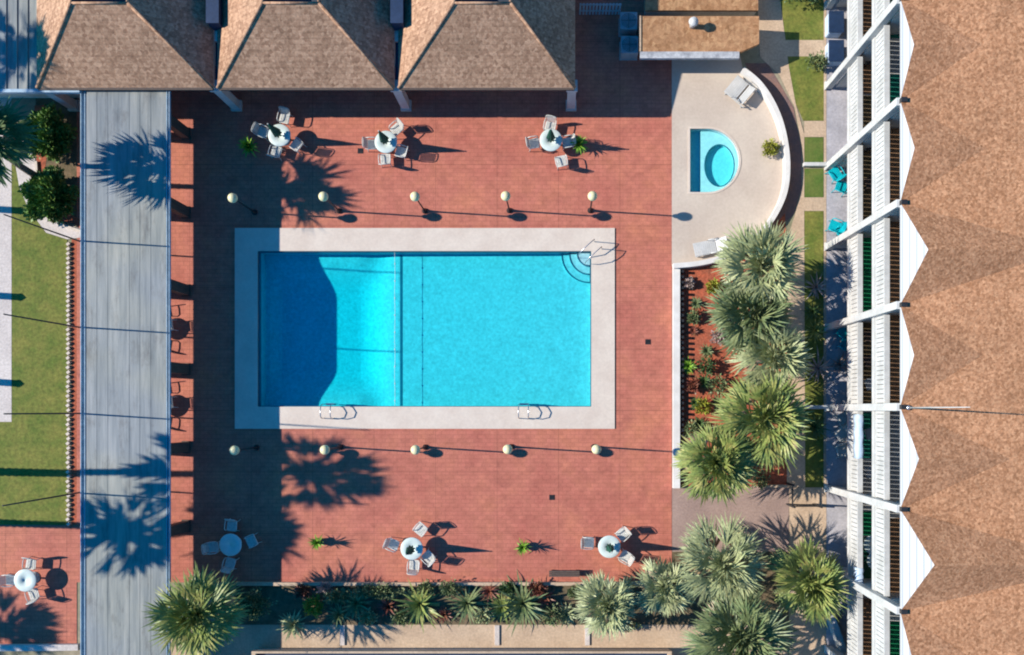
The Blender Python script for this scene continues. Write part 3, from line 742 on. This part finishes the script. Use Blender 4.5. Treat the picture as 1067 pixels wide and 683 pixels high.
# ================================================================== LAMPS
def make_lamp():
    root = thing('lamp_post', '-', 'lamp post', (0,0,0), 0, 'globe lamp posts in rows above and below the pool')
    mb = MB(); mb.lathe([(.14,0),(.14,.06),(.08,.12),(.055,.3),(.04,.5),(.035,2.62),(.07,2.66),(.11,2.72),(.11,2.76),(.001,2.76)], n=14)
    mb.build('post', M['black'], root)
    mb = MB(); mb.lathe([(.10,2.75)] + [(.225*math.sin(a), 3.0-.225*math.cos(a)) for a in [PI*(.13+.87*i/12) for i in range(12)]] + [(.001,3.225)], n=24)
    mb.build('globe', M['globe'], root)
    return root
lp = make_lamp(); st = []
top = [(242.5,206.5,'above the pool, the one standing farthest left in the walkway shadow'),(337,205,'above the pool beside the palm shadow, second from the left'),(432.5,205,'above the middle of the pool, between two others'),
       (527,204.5,'above the pool, next to last before the spa'),(617.4,204.5,'above the pool corner with the curved steps, nearest the spa')]
bot = [(244.5,469.5,'below the pool in the walkway shadow, above the blue shaded table'),(338.5,469,'below the pool, standing on the large palm shadow'),(433,469,'below the middle of the pool, above the left umbrella table'),
       (529,468.5,'below the pool near the right pool ladder'),(621.5,468.5,'below the pool, nearest the red planting bed')]
for px, py, s in top + bot:
    c = W(px, py, 3.0); place(lp, st, (c.x, c.y, 0), 0, 'cream globe lamp post ' + s)
# lantern posts just outside the left edge, seen by their shadows
st = []
root = thing('lantern_post', '-', 'lantern', (0,0,0), 0, 'dark lantern posts left of the lawn')
mb = MB(); mb.lathe([(.12,0),(.06,.08),(.05,1.5),(.05,1.9)], n=10); mb.build('post', M['black'], root)
mb = MB(); mb.lathe([(.05,1.9),(.17,2.0),(.17,2.75),(.2,2.8),(.05,2.95),(.001,3.0)], n=12); mb.build('lantern', M['black'], root)
for (px, py), s in zip(((28,208),(28,298),(26,388)), ('by the bushes', 'beside the middle of the lawn', 'nearest the bottom of the pale path')):
    c = W(px, py+6, 0); place(root, st, (c.x-1.56*3.0, c.y, 0), 0, 'dark lantern post at the left edge, ' + s)
# tall thin poles beside the walkway
st = []
root = thing('tall_pole', '-', 'pole', (0,0,0), 0, 'tall thin poles along the walkway')
mb = MB(); mb.tube([(0,0,0),(0,0,4),(0,0,8.3)], .045, 8, .028); mb.build('pole', M['black'], root)
mb = MB(); mb.lathe([(.12,0),(.12,.05),(.06,.15),(.045,.16)], n=10); mb.build('base', M['grey'], root)
for (px, py), s in zip(((83,251),(81,341),(82,431),(80,514)), ('by the lower clipped bush', 'beside the upper half of the lawn', 'beside the lower half of the lawn', 'by the bottom end of the lawn')):
    c = W(px, py, 2.8); place(root, st, (min(c.x, wx0-.12), c.y, 0), 0, 'tall thin dark pole left of the walkway ' + s)

# ================================================================== FURNITURE
def make_chair(m, kind):
    root = thing('patio_chair', '-', 'chair')
    mb = MB(); mb.prism([(-.25,-.22),(.25,-.22),(.27,.26),(.2,.31),(-.2,.31),(-.27,.26)], .40, .44)
    for k in range(5): mb.box(-.19+k*.085, -.18, .441, -.15+k*.085, .26, .450)
    mb.build('seat', m, root)
    mb = MB(); 
    for k in range(6):
        a = -.22 + k*.075; mb.add([(a,-.22,.46),(a+.055,-.22,.46),(a+.055,-.35,.90),(a,-.35,.90),(a,-.245,.455),(a+.055,-.245,.455),(a+.055,-.375,.90),(a,-.375,.90)],[(0,1,2,3),(5,4,7,6),(0,3,7,4),(1,5,6,2),(3,2,6,7),(0,4,5,1)])
    mb.tube([(-.27,-.22,.44),(-.27,-.36,.88),(-.2,-.38,.95),(0,-.39,.97),(.2,-.38,.95),(.27,-.36,.88),(.27,-.22,.44)], .022, 6)
    mb.build('backrest', m, root)
    for s in (-1,1):
        mb = MB(); mb.tube([(s*.28,-.31,.66),(s*.31,-.1,.66),(s*.31,.18,.65),(s*.28,.27,.60),(s*.26,.27,.42)], .026, 6); mb.build('armrest', m, root)
        for y, dy in ((.26,.06),(-.2,-.09)):
            mb = MB(); mb.tube([(s*.24,y,.41),(s*.27,y+dy,0)], .02, 6); mb.build('leg', m, root)
    root['kindname'] = kind; del root['kindname']
    return root
chair_w = make_chair(M['chair'], 'w'); chair_t = make_chair(M['teal'], 't'); sw, stt = [], []
def make_table():
    root = thing('patio_table', '-', 'table')
    mb = MB(); mb.lathe([(.05,.70),(.50,.70),(.545,.71),(.55,.735),(.53,.75),(.02,.75),(.02,.70)], n=36); mb.build('tabletop', M['tabletop'], root)
    mb = MB(); mb.lathe([(.30,0),(.30,.04),(.06,.09),(.05,.2),(.05,.68),(.09,.698)], n=16); mb.build('pedestal', M['chair'], root)
    return root
def make_umb():
    root = thing('closed_umbrella', '-', 'umbrella')
    mb = MB(); mb.tube([(0,0,.751),(0,0,2.42)], .022, 8); mb.lathe([(.02,2.42),(.04,2.45),(.001,2.5)], n=8); mb.build('pole', M['chair'], root)
    mb = MB(); mb.lathe([(.10,1.02),(.19,1.0),(.17,1.3),(.13,1.7),(.08,2.1),(.03,2.4)], n=32, wob=lambda w,z: 1+.22*math.sin(w*8)*(2.5-z)/1.5); mb.build('canopy', M['green_cloth'], root)
    return root
table = make_table(); umb = make_umb(); sT, sU = [], []
GC = 'white patio chairs around the round tables'; GT = 'round white patio tables'; GU = 'closed green umbrellas through the tables'
def table_set(px, py, chairs, desc, umbrella=True):
    c = W(px, py, .75)
    place(table, sT, (c.x, c.y, 0), 0, 'round white patio table ' + desc, GT)
    if umbrella: place(umb, sU, (c.x, c.y, 0), .3*len(sU), 'closed green umbrella on the table ' + desc, GU)
    for (qx, qy, pos) in chairs:
        q = W(qx, qy, .5); d = Vector((c.x-q.x, c.y-q.y, 0))
        a = math.atan2(d.y, d.x) - PI/2 + random.Random(qx*7+qy).uniform(-.3,.3)
        if d.length < .72: q = Vector((c.x, c.y, 0)) - d.normalized()*.72
        place(chair_w, sw, (q.x, q.y, 0), a, 'white patio chair ' + pos + ' the table ' + desc, GC, .92)
table_set(291,141, [(296,122,'above'),(273,137,'left of'),(287,158,'below'),(309,151,'right of')], 'half in the walkway shadow under the clubhouse')
table_set(402,148, [(387,150,'left of'),(413,134,'above'),(401,166,'below'),(418,158,'right of')], 'in the middle of the terrace above the pool')
table_set(574,146, [(556,149,'left of'),(573,131,'above'),(592,148,'right of'),(585,168,'below')], 'nearest the spa, above the pool')
table_set(429,572, [(409,568,'left of'),(438,552,'above'),(431,590,'below'),(446,581,'right of')], 'below the pool beside the palm bed')
table_set(635,570, [(613,566,'left of'),(649,557,'above'),(652,581,'right of')], 'below the pool nearest the big silver palm')
table_set(240,568, [(241,548,'above'),(221,571,'left of'),(262,564,'right of'),(239,588,'below')], 'in the dark walkway shadow at the bottom left', False)
table_set(26,605, [(31,588,'above'),(9,605,'left of'),(34,620,'below')], 'on the small red side terrace', False)
for py, s in ((343,'upper'),(423,'lower')):      # tables under the walkway roof, seen by their shadows
    c = Vector(((185-NX)/S - .72*1.56, (NY-py)/S + .07, 0))
    place(table, sT, (c.x, c.y, 0), 0, 'round white patio table under the walkway roof, the %s of two' % s, GT)
    for k, a in enumerate((.1, 1.7, 3.0, 4.6)):
        q = c + Vector((math.cos(a)*.85, math.sin(a)*.85, 0))
        place(chair_w, sw, (q.x, q.y, 0), a + PI/2, 'white patio chair on the %s side of the %s table under the walkway roof' % (('right','top','left','bottom')[k], s), GC)
# teal chairs on the hotel patios
for px, py, a, s in ((871,181,.6,'on the hotel patio level with the spa, upper of a pair'),(877,195,-.4,'on the hotel patio level with the spa, lower of a pair'),
                     (871,236,1.2,'on the hotel patio below the spa, left of a pair'),(879,241,2.0,'on the hotel patio below the spa, right of a pair'),
                     (880,347,.9,'on the hotel patio behind the big palms, upper of a pair'),(882,359,-.5,'on the hotel patio behind the big palms, lower of a pair')):
    c = W(px, py, .5); place(chair_t, stt, (c.x, c.y, 0), a, 'bright teal patio chair ' + s, 'teal chairs on the hotel patios')
for px, py, a, s in ((879,437,.4,'by the white low wall'),(878,452,2.2,'in the middle of three'),(878,470,3.4,'nearest the garden gate')):
    c = W(px, py, .5); place(chair_w, sw, (c.x, c.y, 0), a, 'white patio chair on the shaded hotel patio ' + s, 'white chairs on the hotel patio')
for px, py, s in ((911,568,'upper'),(914.5,585,'lower')):
    c = W(px, py, 3.7); o = place(table, sT, (c.x, c.y, 2.972), 0, 'small round white table on the first hotel balcony, the %s of two' % s, 'tables on the hotel balcony', .8)
for px, py, s, mm in ((907,350,'brown seat','dark_wood'),(907,376,'brown seat','dark_wood'),(908,400,'grey seat','grey'),(908,150,'brown seat','dark_wood'),(908,452,'grey seat','grey'),(908,492,'grey seat','grey'),(915,632,'red seat','red'),(908,60,'brown seat','dark_wood'),(908,190,'brown seat','dark_wood')):
    c = W(px, py, 3.4)
    root = thing('balcony_chair', 'low %s chair on the first hotel balcony %s' % (s.split()[0], {350:'behind the big palms, upper of three',376:'behind the big palms, middle of three',400:'behind the big palms, lowest of three',150:'just above the teal patio chairs',452:'with the pale towel, upper one',492:'with the pale towel, lower one',632:'near the bottom edge',60:'near the top edge',190:'level with the spa'}[py]), 'chair', (c.x, c.y, 2.972), .3, 'low chairs on the hotel balcony')
    mb = MB(); mb.box(-.26,-.26,.32,.26,.26,.40); mb.build('seat', M[mm], root, .02)
    mb = MB(); mb.box(.2,-.26,.401,.27,.26,.82); mb.build('backrest', M[mm], root, .02)
    for sx in (-.22,.22):
        for sy in (-.22,.22): mb = MB(); mb.box(sx-.02,sy-.02,0,sx+.02,sy+.02,.319); mb.build('leg', M['black'], root)
# towels over the balcony rail
for py0, py1, s in ((432,478,'long pale blue towel'),(592,612,'short pale blue towel')):
    y1 = W(0,py0,4.1).y; y0 = W(0,py1,4.1).y; mb = MB()
    n = 14; prof = [(-.06,-.55),(-.065,-.2),(-.06,.0),(.0,.03),(.16,.03),(.225,.0),(.23,-.25),(.24,-.5)]
    vs = [(x + .02*math.sin(j*1.3+i), y0 + (y1-y0)*j/n, z) for j in range(n+1) for i, (x, z) in enumerate(prof)]; m_ = len(prof)
    mb.add(vs, [(j*m_+i, j*m_+i+1, (j+1)*m_+i+1, (j+1)*m_+i) for j in range(n) for i in range(m_-1)], True)
    o = mb.build('towel', M['towel']); o.location = (FX, 0, 4.16); tag(o, s + ' hanging over the white hotel balcony rail', 'towel')
    sm = o.modifiers.new('thick', 'SOLIDIFY'); sm.thickness = .015
# sun loungers by the spa
def lounger(px, py, rz, w, L, back, label):
    c = W(px, py, .35); root = thing('sun_lounger', label, 'sun lounger', (c.x, c.y, 0), rz, 'white loungers on the spa deck')
    mb = MB(); n = int((L*.62)/.1)
    for k in range(n): mb.box(-L/2+k*.1, -w/2, .30, -L/2+k*.1+.085, w/2, .33)
    mb.box(-L/2, -w/2-.03, .24, L/2, -w/2, .31); mb.box(-L/2, w/2, .24, L/2, w/2+.03, .31); mb.build('seat', M['white'], root)
    mb = MB(); x0 = L*.12; Lb = L*.38; ca, sa = math.cos(back), math.sin(back)
    for k in range(int(Lb/.1)):
        a, b = k*.1, k*.1+.085
        mb.add([(x0+a*ca,-w/2,.33+a*sa),(x0+b*ca,-w/2,.33+b*sa),(x0+b*ca,w/2,.33+b*sa),(x0+a*ca,w/2,.33+a*sa),(x0+a*ca+.02,-w/2,.30+a*sa),(x0+b*ca+.02,-w/2,.30+b*sa),(x0+b*ca+.02,w/2,.30+b*sa),(x0+a*ca+.02,w/2,.30+a*sa)],[(0,1,2,3),(7,6,5,4),(0,4,5,1),(1,5,6,2),(2,6,7,3),(3,7,4,0)])
    mb.build('backrest', M['white'], root)
    for sx in (-L*.42, L*.38):
        for sy in (-w/2, w/2): mb = MB(); mb.box(sx-.025, sy-.025, 0, sx+.025, sy+.025, .24); mb.build('leg', M['white'], root)
    for sy in (-w/2-.02, w/2+.02): mb = MB(); mb.tube([(-.15,sy,.3),(-.15,sy,.52),(.35,sy,.52),(.35,sy,.35)], .022, 6); mb.build('armrest', M['white'], root)
lounger(772, 95, math.radians(-40), 1.0, 1.25, .5, 'wide white lounge chair at the top of the curved spa wall')
lounger(742, 257, math.radians(12), .62, 1.8, .6, 'white sun lounger at the bottom of the spa deck against the curved wall')

# pool hardware
def handrail(px, py, name, label, rz=0):
    c = W(px, py, 0); root = thing(name, label, 'pool ladder', (c.x, c.y, .05), rz)
    for s in (-.24, .24):
        mb = MB(); mb.tube([(s,-.55,0),(s,-.55,.45),(s,-.45,.66),(s,-.2,.72),(s,.05,.62),(s,.14,.4),(s,.16,-.2),(s,.16,-.75)], .024, 8); mb.build('rail', M['steel'], root)
    for z in (-.3,-.55): mb = MB(); mb.box(-.215,.1,z,.215,.2,z+.03); mb.build('step', M['steel'], root)
handrail(343, 424.5, 'pool_ladder', 'steel pool ladder on the lower pool edge at the left, beside the walkway shadow')
handrail(546, 424.5, 'pool_ladder', 'steel pool ladder on the lower pool edge toward the right')
c = W(612, 266, 0); root = thing('step_handrail', 'thin steel handrail at the quarter round steps in the pool corner', 'handrail', (c.x, c.y, 0))
for s in (-1, 1):
    d = Vector((.55, .5, 0)); off = Vector((-.3, .3, 0))*s*.6
    mb = MB(); mb.tube([off + d*-.55 + Vector((0,0,-.35)), off + d*-.5 + Vector((0,0,.5)), off + d*-.2 + Vector((0,0,.8)), off + d*.5 + Vector((0,0,.85)), off + d*.9 + Vector((0,0,.8)), off + d*.95 + Vector((0,0,.05))], .022, 8)
    mb.build('rail', M['steel'], root)
# float rope
a = XY(411.5, PY0, -.1); b = XY(411.5, PY1, -.1)
root = thing('float_rope', 'thin rope with small white floats across the pool', 'rope', (a[0], b[1], -.10)); Lr = a[1]-b[1]
mb = MB(); mb.tube([(.01*math.sin(i), Lr*i/24, .02) for i in range(25)], .009, 6); mb.build('rope', M['white'], root)
pb = None; k = 0
while .3 + k*.85 < Lr - .1:
    if pb is None:
        mb = MB(); mb.lathe([(.012,-.04),(.026,-.03),(.026,.03),(.012,.04)], n=10); pb = o = mb.build('float', M['white'], root); o.rotation_euler = (PI/2,0,0)
    else: o = pb.copy(); C.objects.link(o)
    o.location = (0, .3+k*.85, .02); k += 1
# floor drains
for px, py, s in ((375.5,157.5,'between the upper tables'),(675,356.5,'right of the pool'),(575,518.5,'below the pool on the right')):
    c = XY(px, py); mb = MB(); mb.cbox((0,0,.011), (.26,.26,.02)); 
    for k in range(5): mb.box(-.11+k*.048,-.11,.021,-.09+k*.048,.11,.028)
    o = mb.build('deck_drain', M['black']); o.location = (c[0], c[1], 0); tag(o, 'small dark square drain cover in the red deck ' + s, 'drain cover', 'drain covers in the deck')
# bench
c = W(588, 598, .4); root = thing('bench', 'dark narrow bench at the lower edge of the deck near the silver palm', 'bench', (c.x, c.y, 0))
mb = MB()
for k in range(3): mb.box(-.75,-.15+k*.105,.40,.75,-.06+k*.105,.43)
mb.build('seat', M['dark_wood'], root)
for s in (-.6,.6): mb = MB(); mb.box(s-.03,-.13,0,s+.03,.13,.398); mb.build('leg', M['black'], root)

# ================================================================== PLANTS
rosette(262.5,156, .50, M['leaf_bright'], 'bright green potted plant in the walkway shadow below the clubhouse', 1, 34, .09, 'potted_plant', 'plant', 'potted plants on the deck', True)
rosette(603,153.5, .48, M['leaf_bright'], 'green potted plant right of the white table nearest the spa', 2, 34, .08, 'potted_plant', 'plant', 'potted plants on the deck', True)
rosette(333,564, .42, M['leaf_bright'], 'green potted plant on the lower deck left of the tables', 3, 30, .06, 'potted_plant', 'plant', 'potted plants on the deck', True)
rosette(545,569, .42, M['leaf_bright'], 'green potted plant on the lower deck between the two tables', 4, 30, .06, 'potted_plant', 'plant', 'potted plants on the deck', True)
bush(801,157.5, (.42,.40,.35), M['leaf_lime'], 'small yellow green bush inside the curved spa wall', 5, .11, 900)
bush(61,147, (1.05,1.15,.8), M['leaf_bush'], 'upper of two round dark green bushes left of the walkway', 6, .2, 9000)
bush(63,210, (1.1,1.2,.8), M['leaf_bush'], 'lower of two round dark green bushes left of the walkway', 7, .2, 9000)
# small plants in the red bed
for i, (px, py, R, mm, s) in enumerate(((725,317,.42,'leaf_green','highest small green plant'),(717,382,.5,'leaf_bright','bright green plant against the planter wall'),(733,398,.5,'leaf_dark','dark plant right of the bright green one'),
        (724,420,.4,'leaf_dark','small dark plant above the lower palms'),(736,366,.45,'leaf_green','plant beside the silver palm'),(728,442,.5,'leaf_dark','dark spiky plant left of the yellow green palm'),(748,420,.5,'leaf_green','plant between the palms'),(722,345,.3,'leaf_red','small reddish plant'))):
    rosette(px, py, R, M[mm], s + ' in the red bed', 20+i, 30, .075, 'bed_plant', 'plant', 'small plants in the red bed')
for i, (px, py, rr, mm, t) in enumerate(((722,332,.32,'leaf_green','small green shrub below the highest plant'),(742,300,.35,'leaf_lime','lime green shrub left of the top palm'),(735,382,.45,'leaf_dark','dark shrub beside the bright green plant'),
        (748,402,.5,'leaf_green','green shrub between bright green plant and large palm'),(722,402,.35,'leaf_red','reddish shrub by the planter wall'),(732,424,.4,'leaf_lime','lime shrub above the dark spiky plant'),(720,448,.4,'leaf_green','green shrub above the lowest palm'),
        (748,352,.4,'leaf_dry','dry tan shrub left of the silvery palm'),(790,500,.45,'leaf_green','green shrub at the bottom right corner'),(718,296,.22,'leaf_dry','tiny dry shrub at the top left corner'))):
    bush(px, py, (rr, rr, rr*.7), M[mm], t + ' of the red bed', 400+i, .13, 420, 'shrubs in the red bed')
PG = 'big palms right of the pool'
palm('palm_tree', 792,278, 3.7,2.15,'fan',M['leaf_silver'],'bushy grey green palm at the top of the red bed, touching the spa wall','palm',101,PG,52)
palm('palm_tree', 783,330, 3.3,2.0,'fan',M['leaf_green'],'mid green palm second from the top of the red bed','palm',102,PG,60)
palm('palm_tree', 806,372, 3.3,1.9,'fan',M['leaf_silver'],'silvery palm in the middle of the red bed by the path','palm',103,PG,46)
palm('palm_tree', 797,436, 3.5,2.35,'fan',M['leaf_yellow'],'large yellow green palm in the lower part of the red bed','palm',104,PG,56)
palm('palm_tree', 746,482, 3.0,2.1,'fan',M['leaf_yellow'],'yellow green palm overhanging the bottom left corner of the red bed','palm',105,PG,52)
PG2 = 'big palms along the bottom of the picture'
palm('palm_tree', 634,630, 1.9,1.75,'fan',M['leaf_silver'],'silver fan palm at the right end of the bottom planting bed','palm',106,PG2,44,w=.085)
palm('palm_tree', 692,612, 1.8,1.55,'fan',M['leaf_silver'],'smaller grey green palm between the two silver palms','palm',107,PG2,38,w=.085)
palm('palm_tree', 752,588, 2.7,2.3,'fan',M['leaf_silver'],'largest silver palm below the brown ramp','palm',108,PG2,54,w=.09)
palm('palm_tree', 770,662, 3.2,2.6,'fan',M['leaf_green'],'dark green palm cut by the bottom edge','palm',109,PG2,60)
palm('palm_tree', 843,607, 3.2,2.05,'fan',M['leaf_yellow'],'yellow green palm beside the bottom hotel patio','palm',110,PG2,50)
palm('palm_tree', 206,640, 3.5,2.1,'fan',M['leaf_yellow'],'bushy yellow green palm over the bottom of the walkway','palm',111,PG2,56)
palm('palm_tree', -20,140, 6.7,2.15,'fan',M['leaf_dark'],'tall dark green palm cut by the left edge','palm',112,None,52,(1.2,.2),w=.15)
# palms outside the frame that throw the shadows on roof and deck
def shadow_palm(gx, gy, h, R, label, seed, lean, n=42, ns=9):
    g = XY(gx, gy); X, Y = g[0] - 1.56*h, g[1] + .10*h
    rnd = random.Random(seed); root = thing('palm_tree', label, 'palm', (X-lean[0], Y-lean[1], 0), 0, 'tall palms beyond the left edge')
    trunk_mb(h, .17, lean).build('trunk', M['trunk'], root)
    o = fan_crown(R, n, rnd, ns, .2, -35, 75, 30).build('crown', M['leaf_dark'], root); o.location = (lean[0], lean[1], h)
shadow_palm(322,493,12.0,2.25,'tall palm beyond the left edge whose shadow crosses the lower deck',201,(.2,1.0))
shadow_palm(246,552,11.0,2.05,'tall palm beyond the left edge whose shadow lies on the lower walkway roof',202,(.3,.5))
shadow_palm(150,84,11.0,2.1,'tall palm beyond the left edge whose shadow lies on the metal corner roof',203,(.3,.3))
shadow_palm(-5,655,8.0,1.9,'palm beyond the left edge whose shadow lies on the side terrace',205,(.1,.1))
# bottom bed planting
PB = 'plants in the bottom planting bed'
for i, (px, py, R, n, mm, w, s) in enumerate(((438,629,1.15,26,'leaf_yellow',.10,'yellow green spiky palmlet below the left umbrella table'),(487,628,.95,24,'leaf_green',.08,'thin green spiky palmlet left of the middle'),
        (524,632,.9,24,'leaf_yellow',.08,'yellow green spiky palmlet in the middle'),(545,628,1.3,34,'leaf_green',.10,'largest dark green spiky palmlet'),(590,640,.6,20,'leaf_silver',.07,'small pale palmlet beside the silver palm'),
        (306,650,.7,26,'leaf_silver',.09,'pale silver plant at the left end'),(405,632,.6,20,'leaf_red',.07,'reddish spiky plant'),(372,628,.8,26,'leaf_green',.09,'green spiky plant left of the yellow green palmlet'),(568,622,.6,20,'leaf_red',.07,'reddish plant right of the largest palmlet'),
        (463,640,.5,18,'leaf_red',.06,'low reddish plant between two palmlets'),(354,640,.6,22,'leaf_green',.07,'low green plant'),(510,616,.5,18,'leaf_red',.06,'small reddish plant near the kerb'))):
    rosette(px, py, R*1.25, M[mm], s + ' in the bottom bed', 40+i, int(n*1.6), w*1.35, 'bed_plant', 'plant', PB)
bush(330,630, (.5,.5,.4), M['leaf_lime'], 'yellow green bush at the left of the bottom bed', 60, .13, 700)
bush(341,612, (.4,.25,.25), M['leaf_dry'], 'dry pinkish low bush against the deck kerb', 61, .12, 350)
bush(265,628, (1.0,.7,.5), M['leaf_green'], 'green bush in the walkway shadow beside the bottom palm', 62, .16, 1200)
bush(395,615, (1.4,.35,.35), M['leaf_green'], 'long green low bush below the left umbrella table', 63, .13, 1000)
bush(355,620, (.7,.35,.4), M['leaf_green'], 'green low bush near the left end of the bottom bed', 64, .13, 700)
bush(650,650, (.9,.3,.3), M['leaf_green'], 'low green bush below the silver fan palm', 65, .12, 500)
for i, (px, py, rr, mm, t) in enumerate(((420,642,.5,'leaf_green','low green bush left of the yellow green palmlet'),(470,612,.55,'leaf_green','leafy bush against the kerb below the left umbrella table'),(505,640,.5,'leaf_silver','pale leafy bush in the middle'),
        (575,640,.6,'leaf_green','leafy bush beside the largest palmlet'),(560,612,.45,'leaf_red','reddish bush against the kerb below the bench'),(600,616,.4,'leaf_green','small green bush under the bench end'),(318,615,.4,'leaf_red','reddish bush against the kerb at the left end'),
        (385,642,.45,'leaf_silver','pale low bush by the tan path'),(445,612,.4,'leaf_green','small bush between kerb and yellow green palmlet'),(530,612,.4,'leaf_dark','small dark bush against the kerb in the middle'))):
    bush(px, py, (rr, rr*.75, rr*.7), M[mm], t + ' of the bottom bed', 300+i, .13, 550, PB)
for px, t in ((357,'left one of three'),(518,'middle one of three'),(612,'one nearest the silver fan palm')):
    a = XY(px, 662); mb = MB(); mb.box(-.12,-.5,0,.12,.5,.07); o = mb.build('stone_slab', M['pale_concrete'], None, .01); o.location = (a[0], a[1], 0)
    tag(o, 'narrow pale slab laid across the tan service path, ' + t, 'slab', 'pale slabs across the service path')
for px, t in ((455,'left'),(505,'middle'),(555,'right')):
    bush(px, 692, (1.3,.42,.5), M['leaf_dark'], 'dark low hedge clump at the very bottom edge, the %s of three' % t, 500+px, .13, 900, 'hedge clumps at the bottom edge', 'hedge_clump')
# pale dry plants and shrubs on the narrow lawn
for i, (px, py, R, mm, s) in enumerate(((852,384,1.1,'leaf_dry','pale dry spiky plant on the narrow lawn near the middle patio'),(850,300,.8,'leaf_dry','pale dry spiky plant on the narrow lawn behind the top palm'),(874,380,.6,'leaf_dry','small pale dry plant on the hotel patio'),
        (849,345,.7,'leaf_yellow','yellow green spiky plant on the narrow lawn'),(848,445,.9,'leaf_dark','dark green spiky plant on the narrow lawn by the low wall'),(846,325,.6,'leaf_dark','dark spiky plant on the narrow lawn behind the top palm'))):
    rosette(px, py, R, M[mm], s, 80+i, 24, .08, 'lawn_plant', 'plant', 'spiky plants on the narrow lawn')
bush(850,68, (.55,.4,.35), M['leaf_green'], 'low bush on the lawn beside the top patio', 90, .12, 600)
bush(835,-2, (1.2,.6,.7), M['leaf_dark'], 'dark bush cut by the top edge beside the hotel', 91, .14, 1500)
bush(712,-4, (.8,.35,.5), M['leaf_green'], 'green bush at the top edge behind the small flat building', 92, .13, 700)
# boxes added on the top patio, coloured blue in place of its shade
for py, lab in ((25,'upper'),(55,'lower')):
    c = W(870, py, .5); root = thing('covered_grill', 'blue covered patio box on the top hotel patio, the %s one' % lab, 'patio box', (c.x, c.y, 0), 0, 'blue covered boxes on the patio')
    mb = MB(); mb.box(-.35,-.5,.0,.35,.5,.7); mb.build('cover', M['towel'], root, .06); mb = MB(); mb.box(-.38,-.53,.701,.38,.53,.75); mb.build('lid', M['navy'], root, .02)

# ================================================================== LIGHT, CAMERA
sc = bpy.context.scene
w = bpy.data.worlds.new('World'); sc.world = w; w.use_nodes = True; nt = w.node_tree
bg = nt.nodes['Background']; sky = nt.nodes.new('ShaderNodeTexSky'); sky.sky_type = 'NISHITA'; sky.sun_disc = False
SD = Vector((1.56, -.10, -1.0)).normalized()
sky.sun_elevation = math.asin(-SD.z); sky.sun_rotation = math.atan2(-SD.x, -SD.y)
sky.air_density = 1.0; sky.dust_density = .1; sky.ozone_density = 5.0; sky.altitude = 300
mxn = nt.nodes.new('ShaderNodeMix'); mxn.data_type = 'RGBA'; mxn.blend_type = 'MULTIPLY'; mxn.inputs[0].default_value = 1
nt.links.new(sky.outputs[0], mxn.inputs[6]); mxn.inputs[7].default_value = (.02,.78,1.15,1); nt.links.new(mxn.outputs[2], bg.inputs['Color']); bg.inputs['Strength'].default_value = .12
ld = bpy.data.lights.new('sun', 'SUN'); ld.energy = 5.0; ld.angle = math.radians(.5); ld.color = (1, .95, .87)
lo = bpy.data.objects.new('sun', ld); C.objects.link(lo); lo.rotation_euler = SD.to_track_quat('-Z', 'Y').to_euler(); lo.location = (-30, 2, 30)
cd = bpy.data.cameras.new('camera'); cam = bpy.data.objects.new('camera', cd); C.objects.link(cam); sc.camera = cam
cam.location = (0, 0, H); cam.rotation_euler = (0, 0, 0)
cd.sensor_width = 36; cd.lens = S*H/1067*36; cd.clip_end = 3000; cd.clip_start = .5
cd.shift_x = (533.5 - NX)/1067; cd.shift_y = (NY - 341.5)/1067
sc.view_settings.view_transform = 'Standard'; sc.view_settings.look = 'None'; sc.view_settings.gamma = 1; sc.view_settings.exposure = .60
sc.render.engine = 'CYCLES'
sc.cycles.filter_width = 2.0; sc.cycles.max_bounces = 8; sc.cycles.diffuse_bounces = 3; sc.cycles.transparent_max_bounces = 16
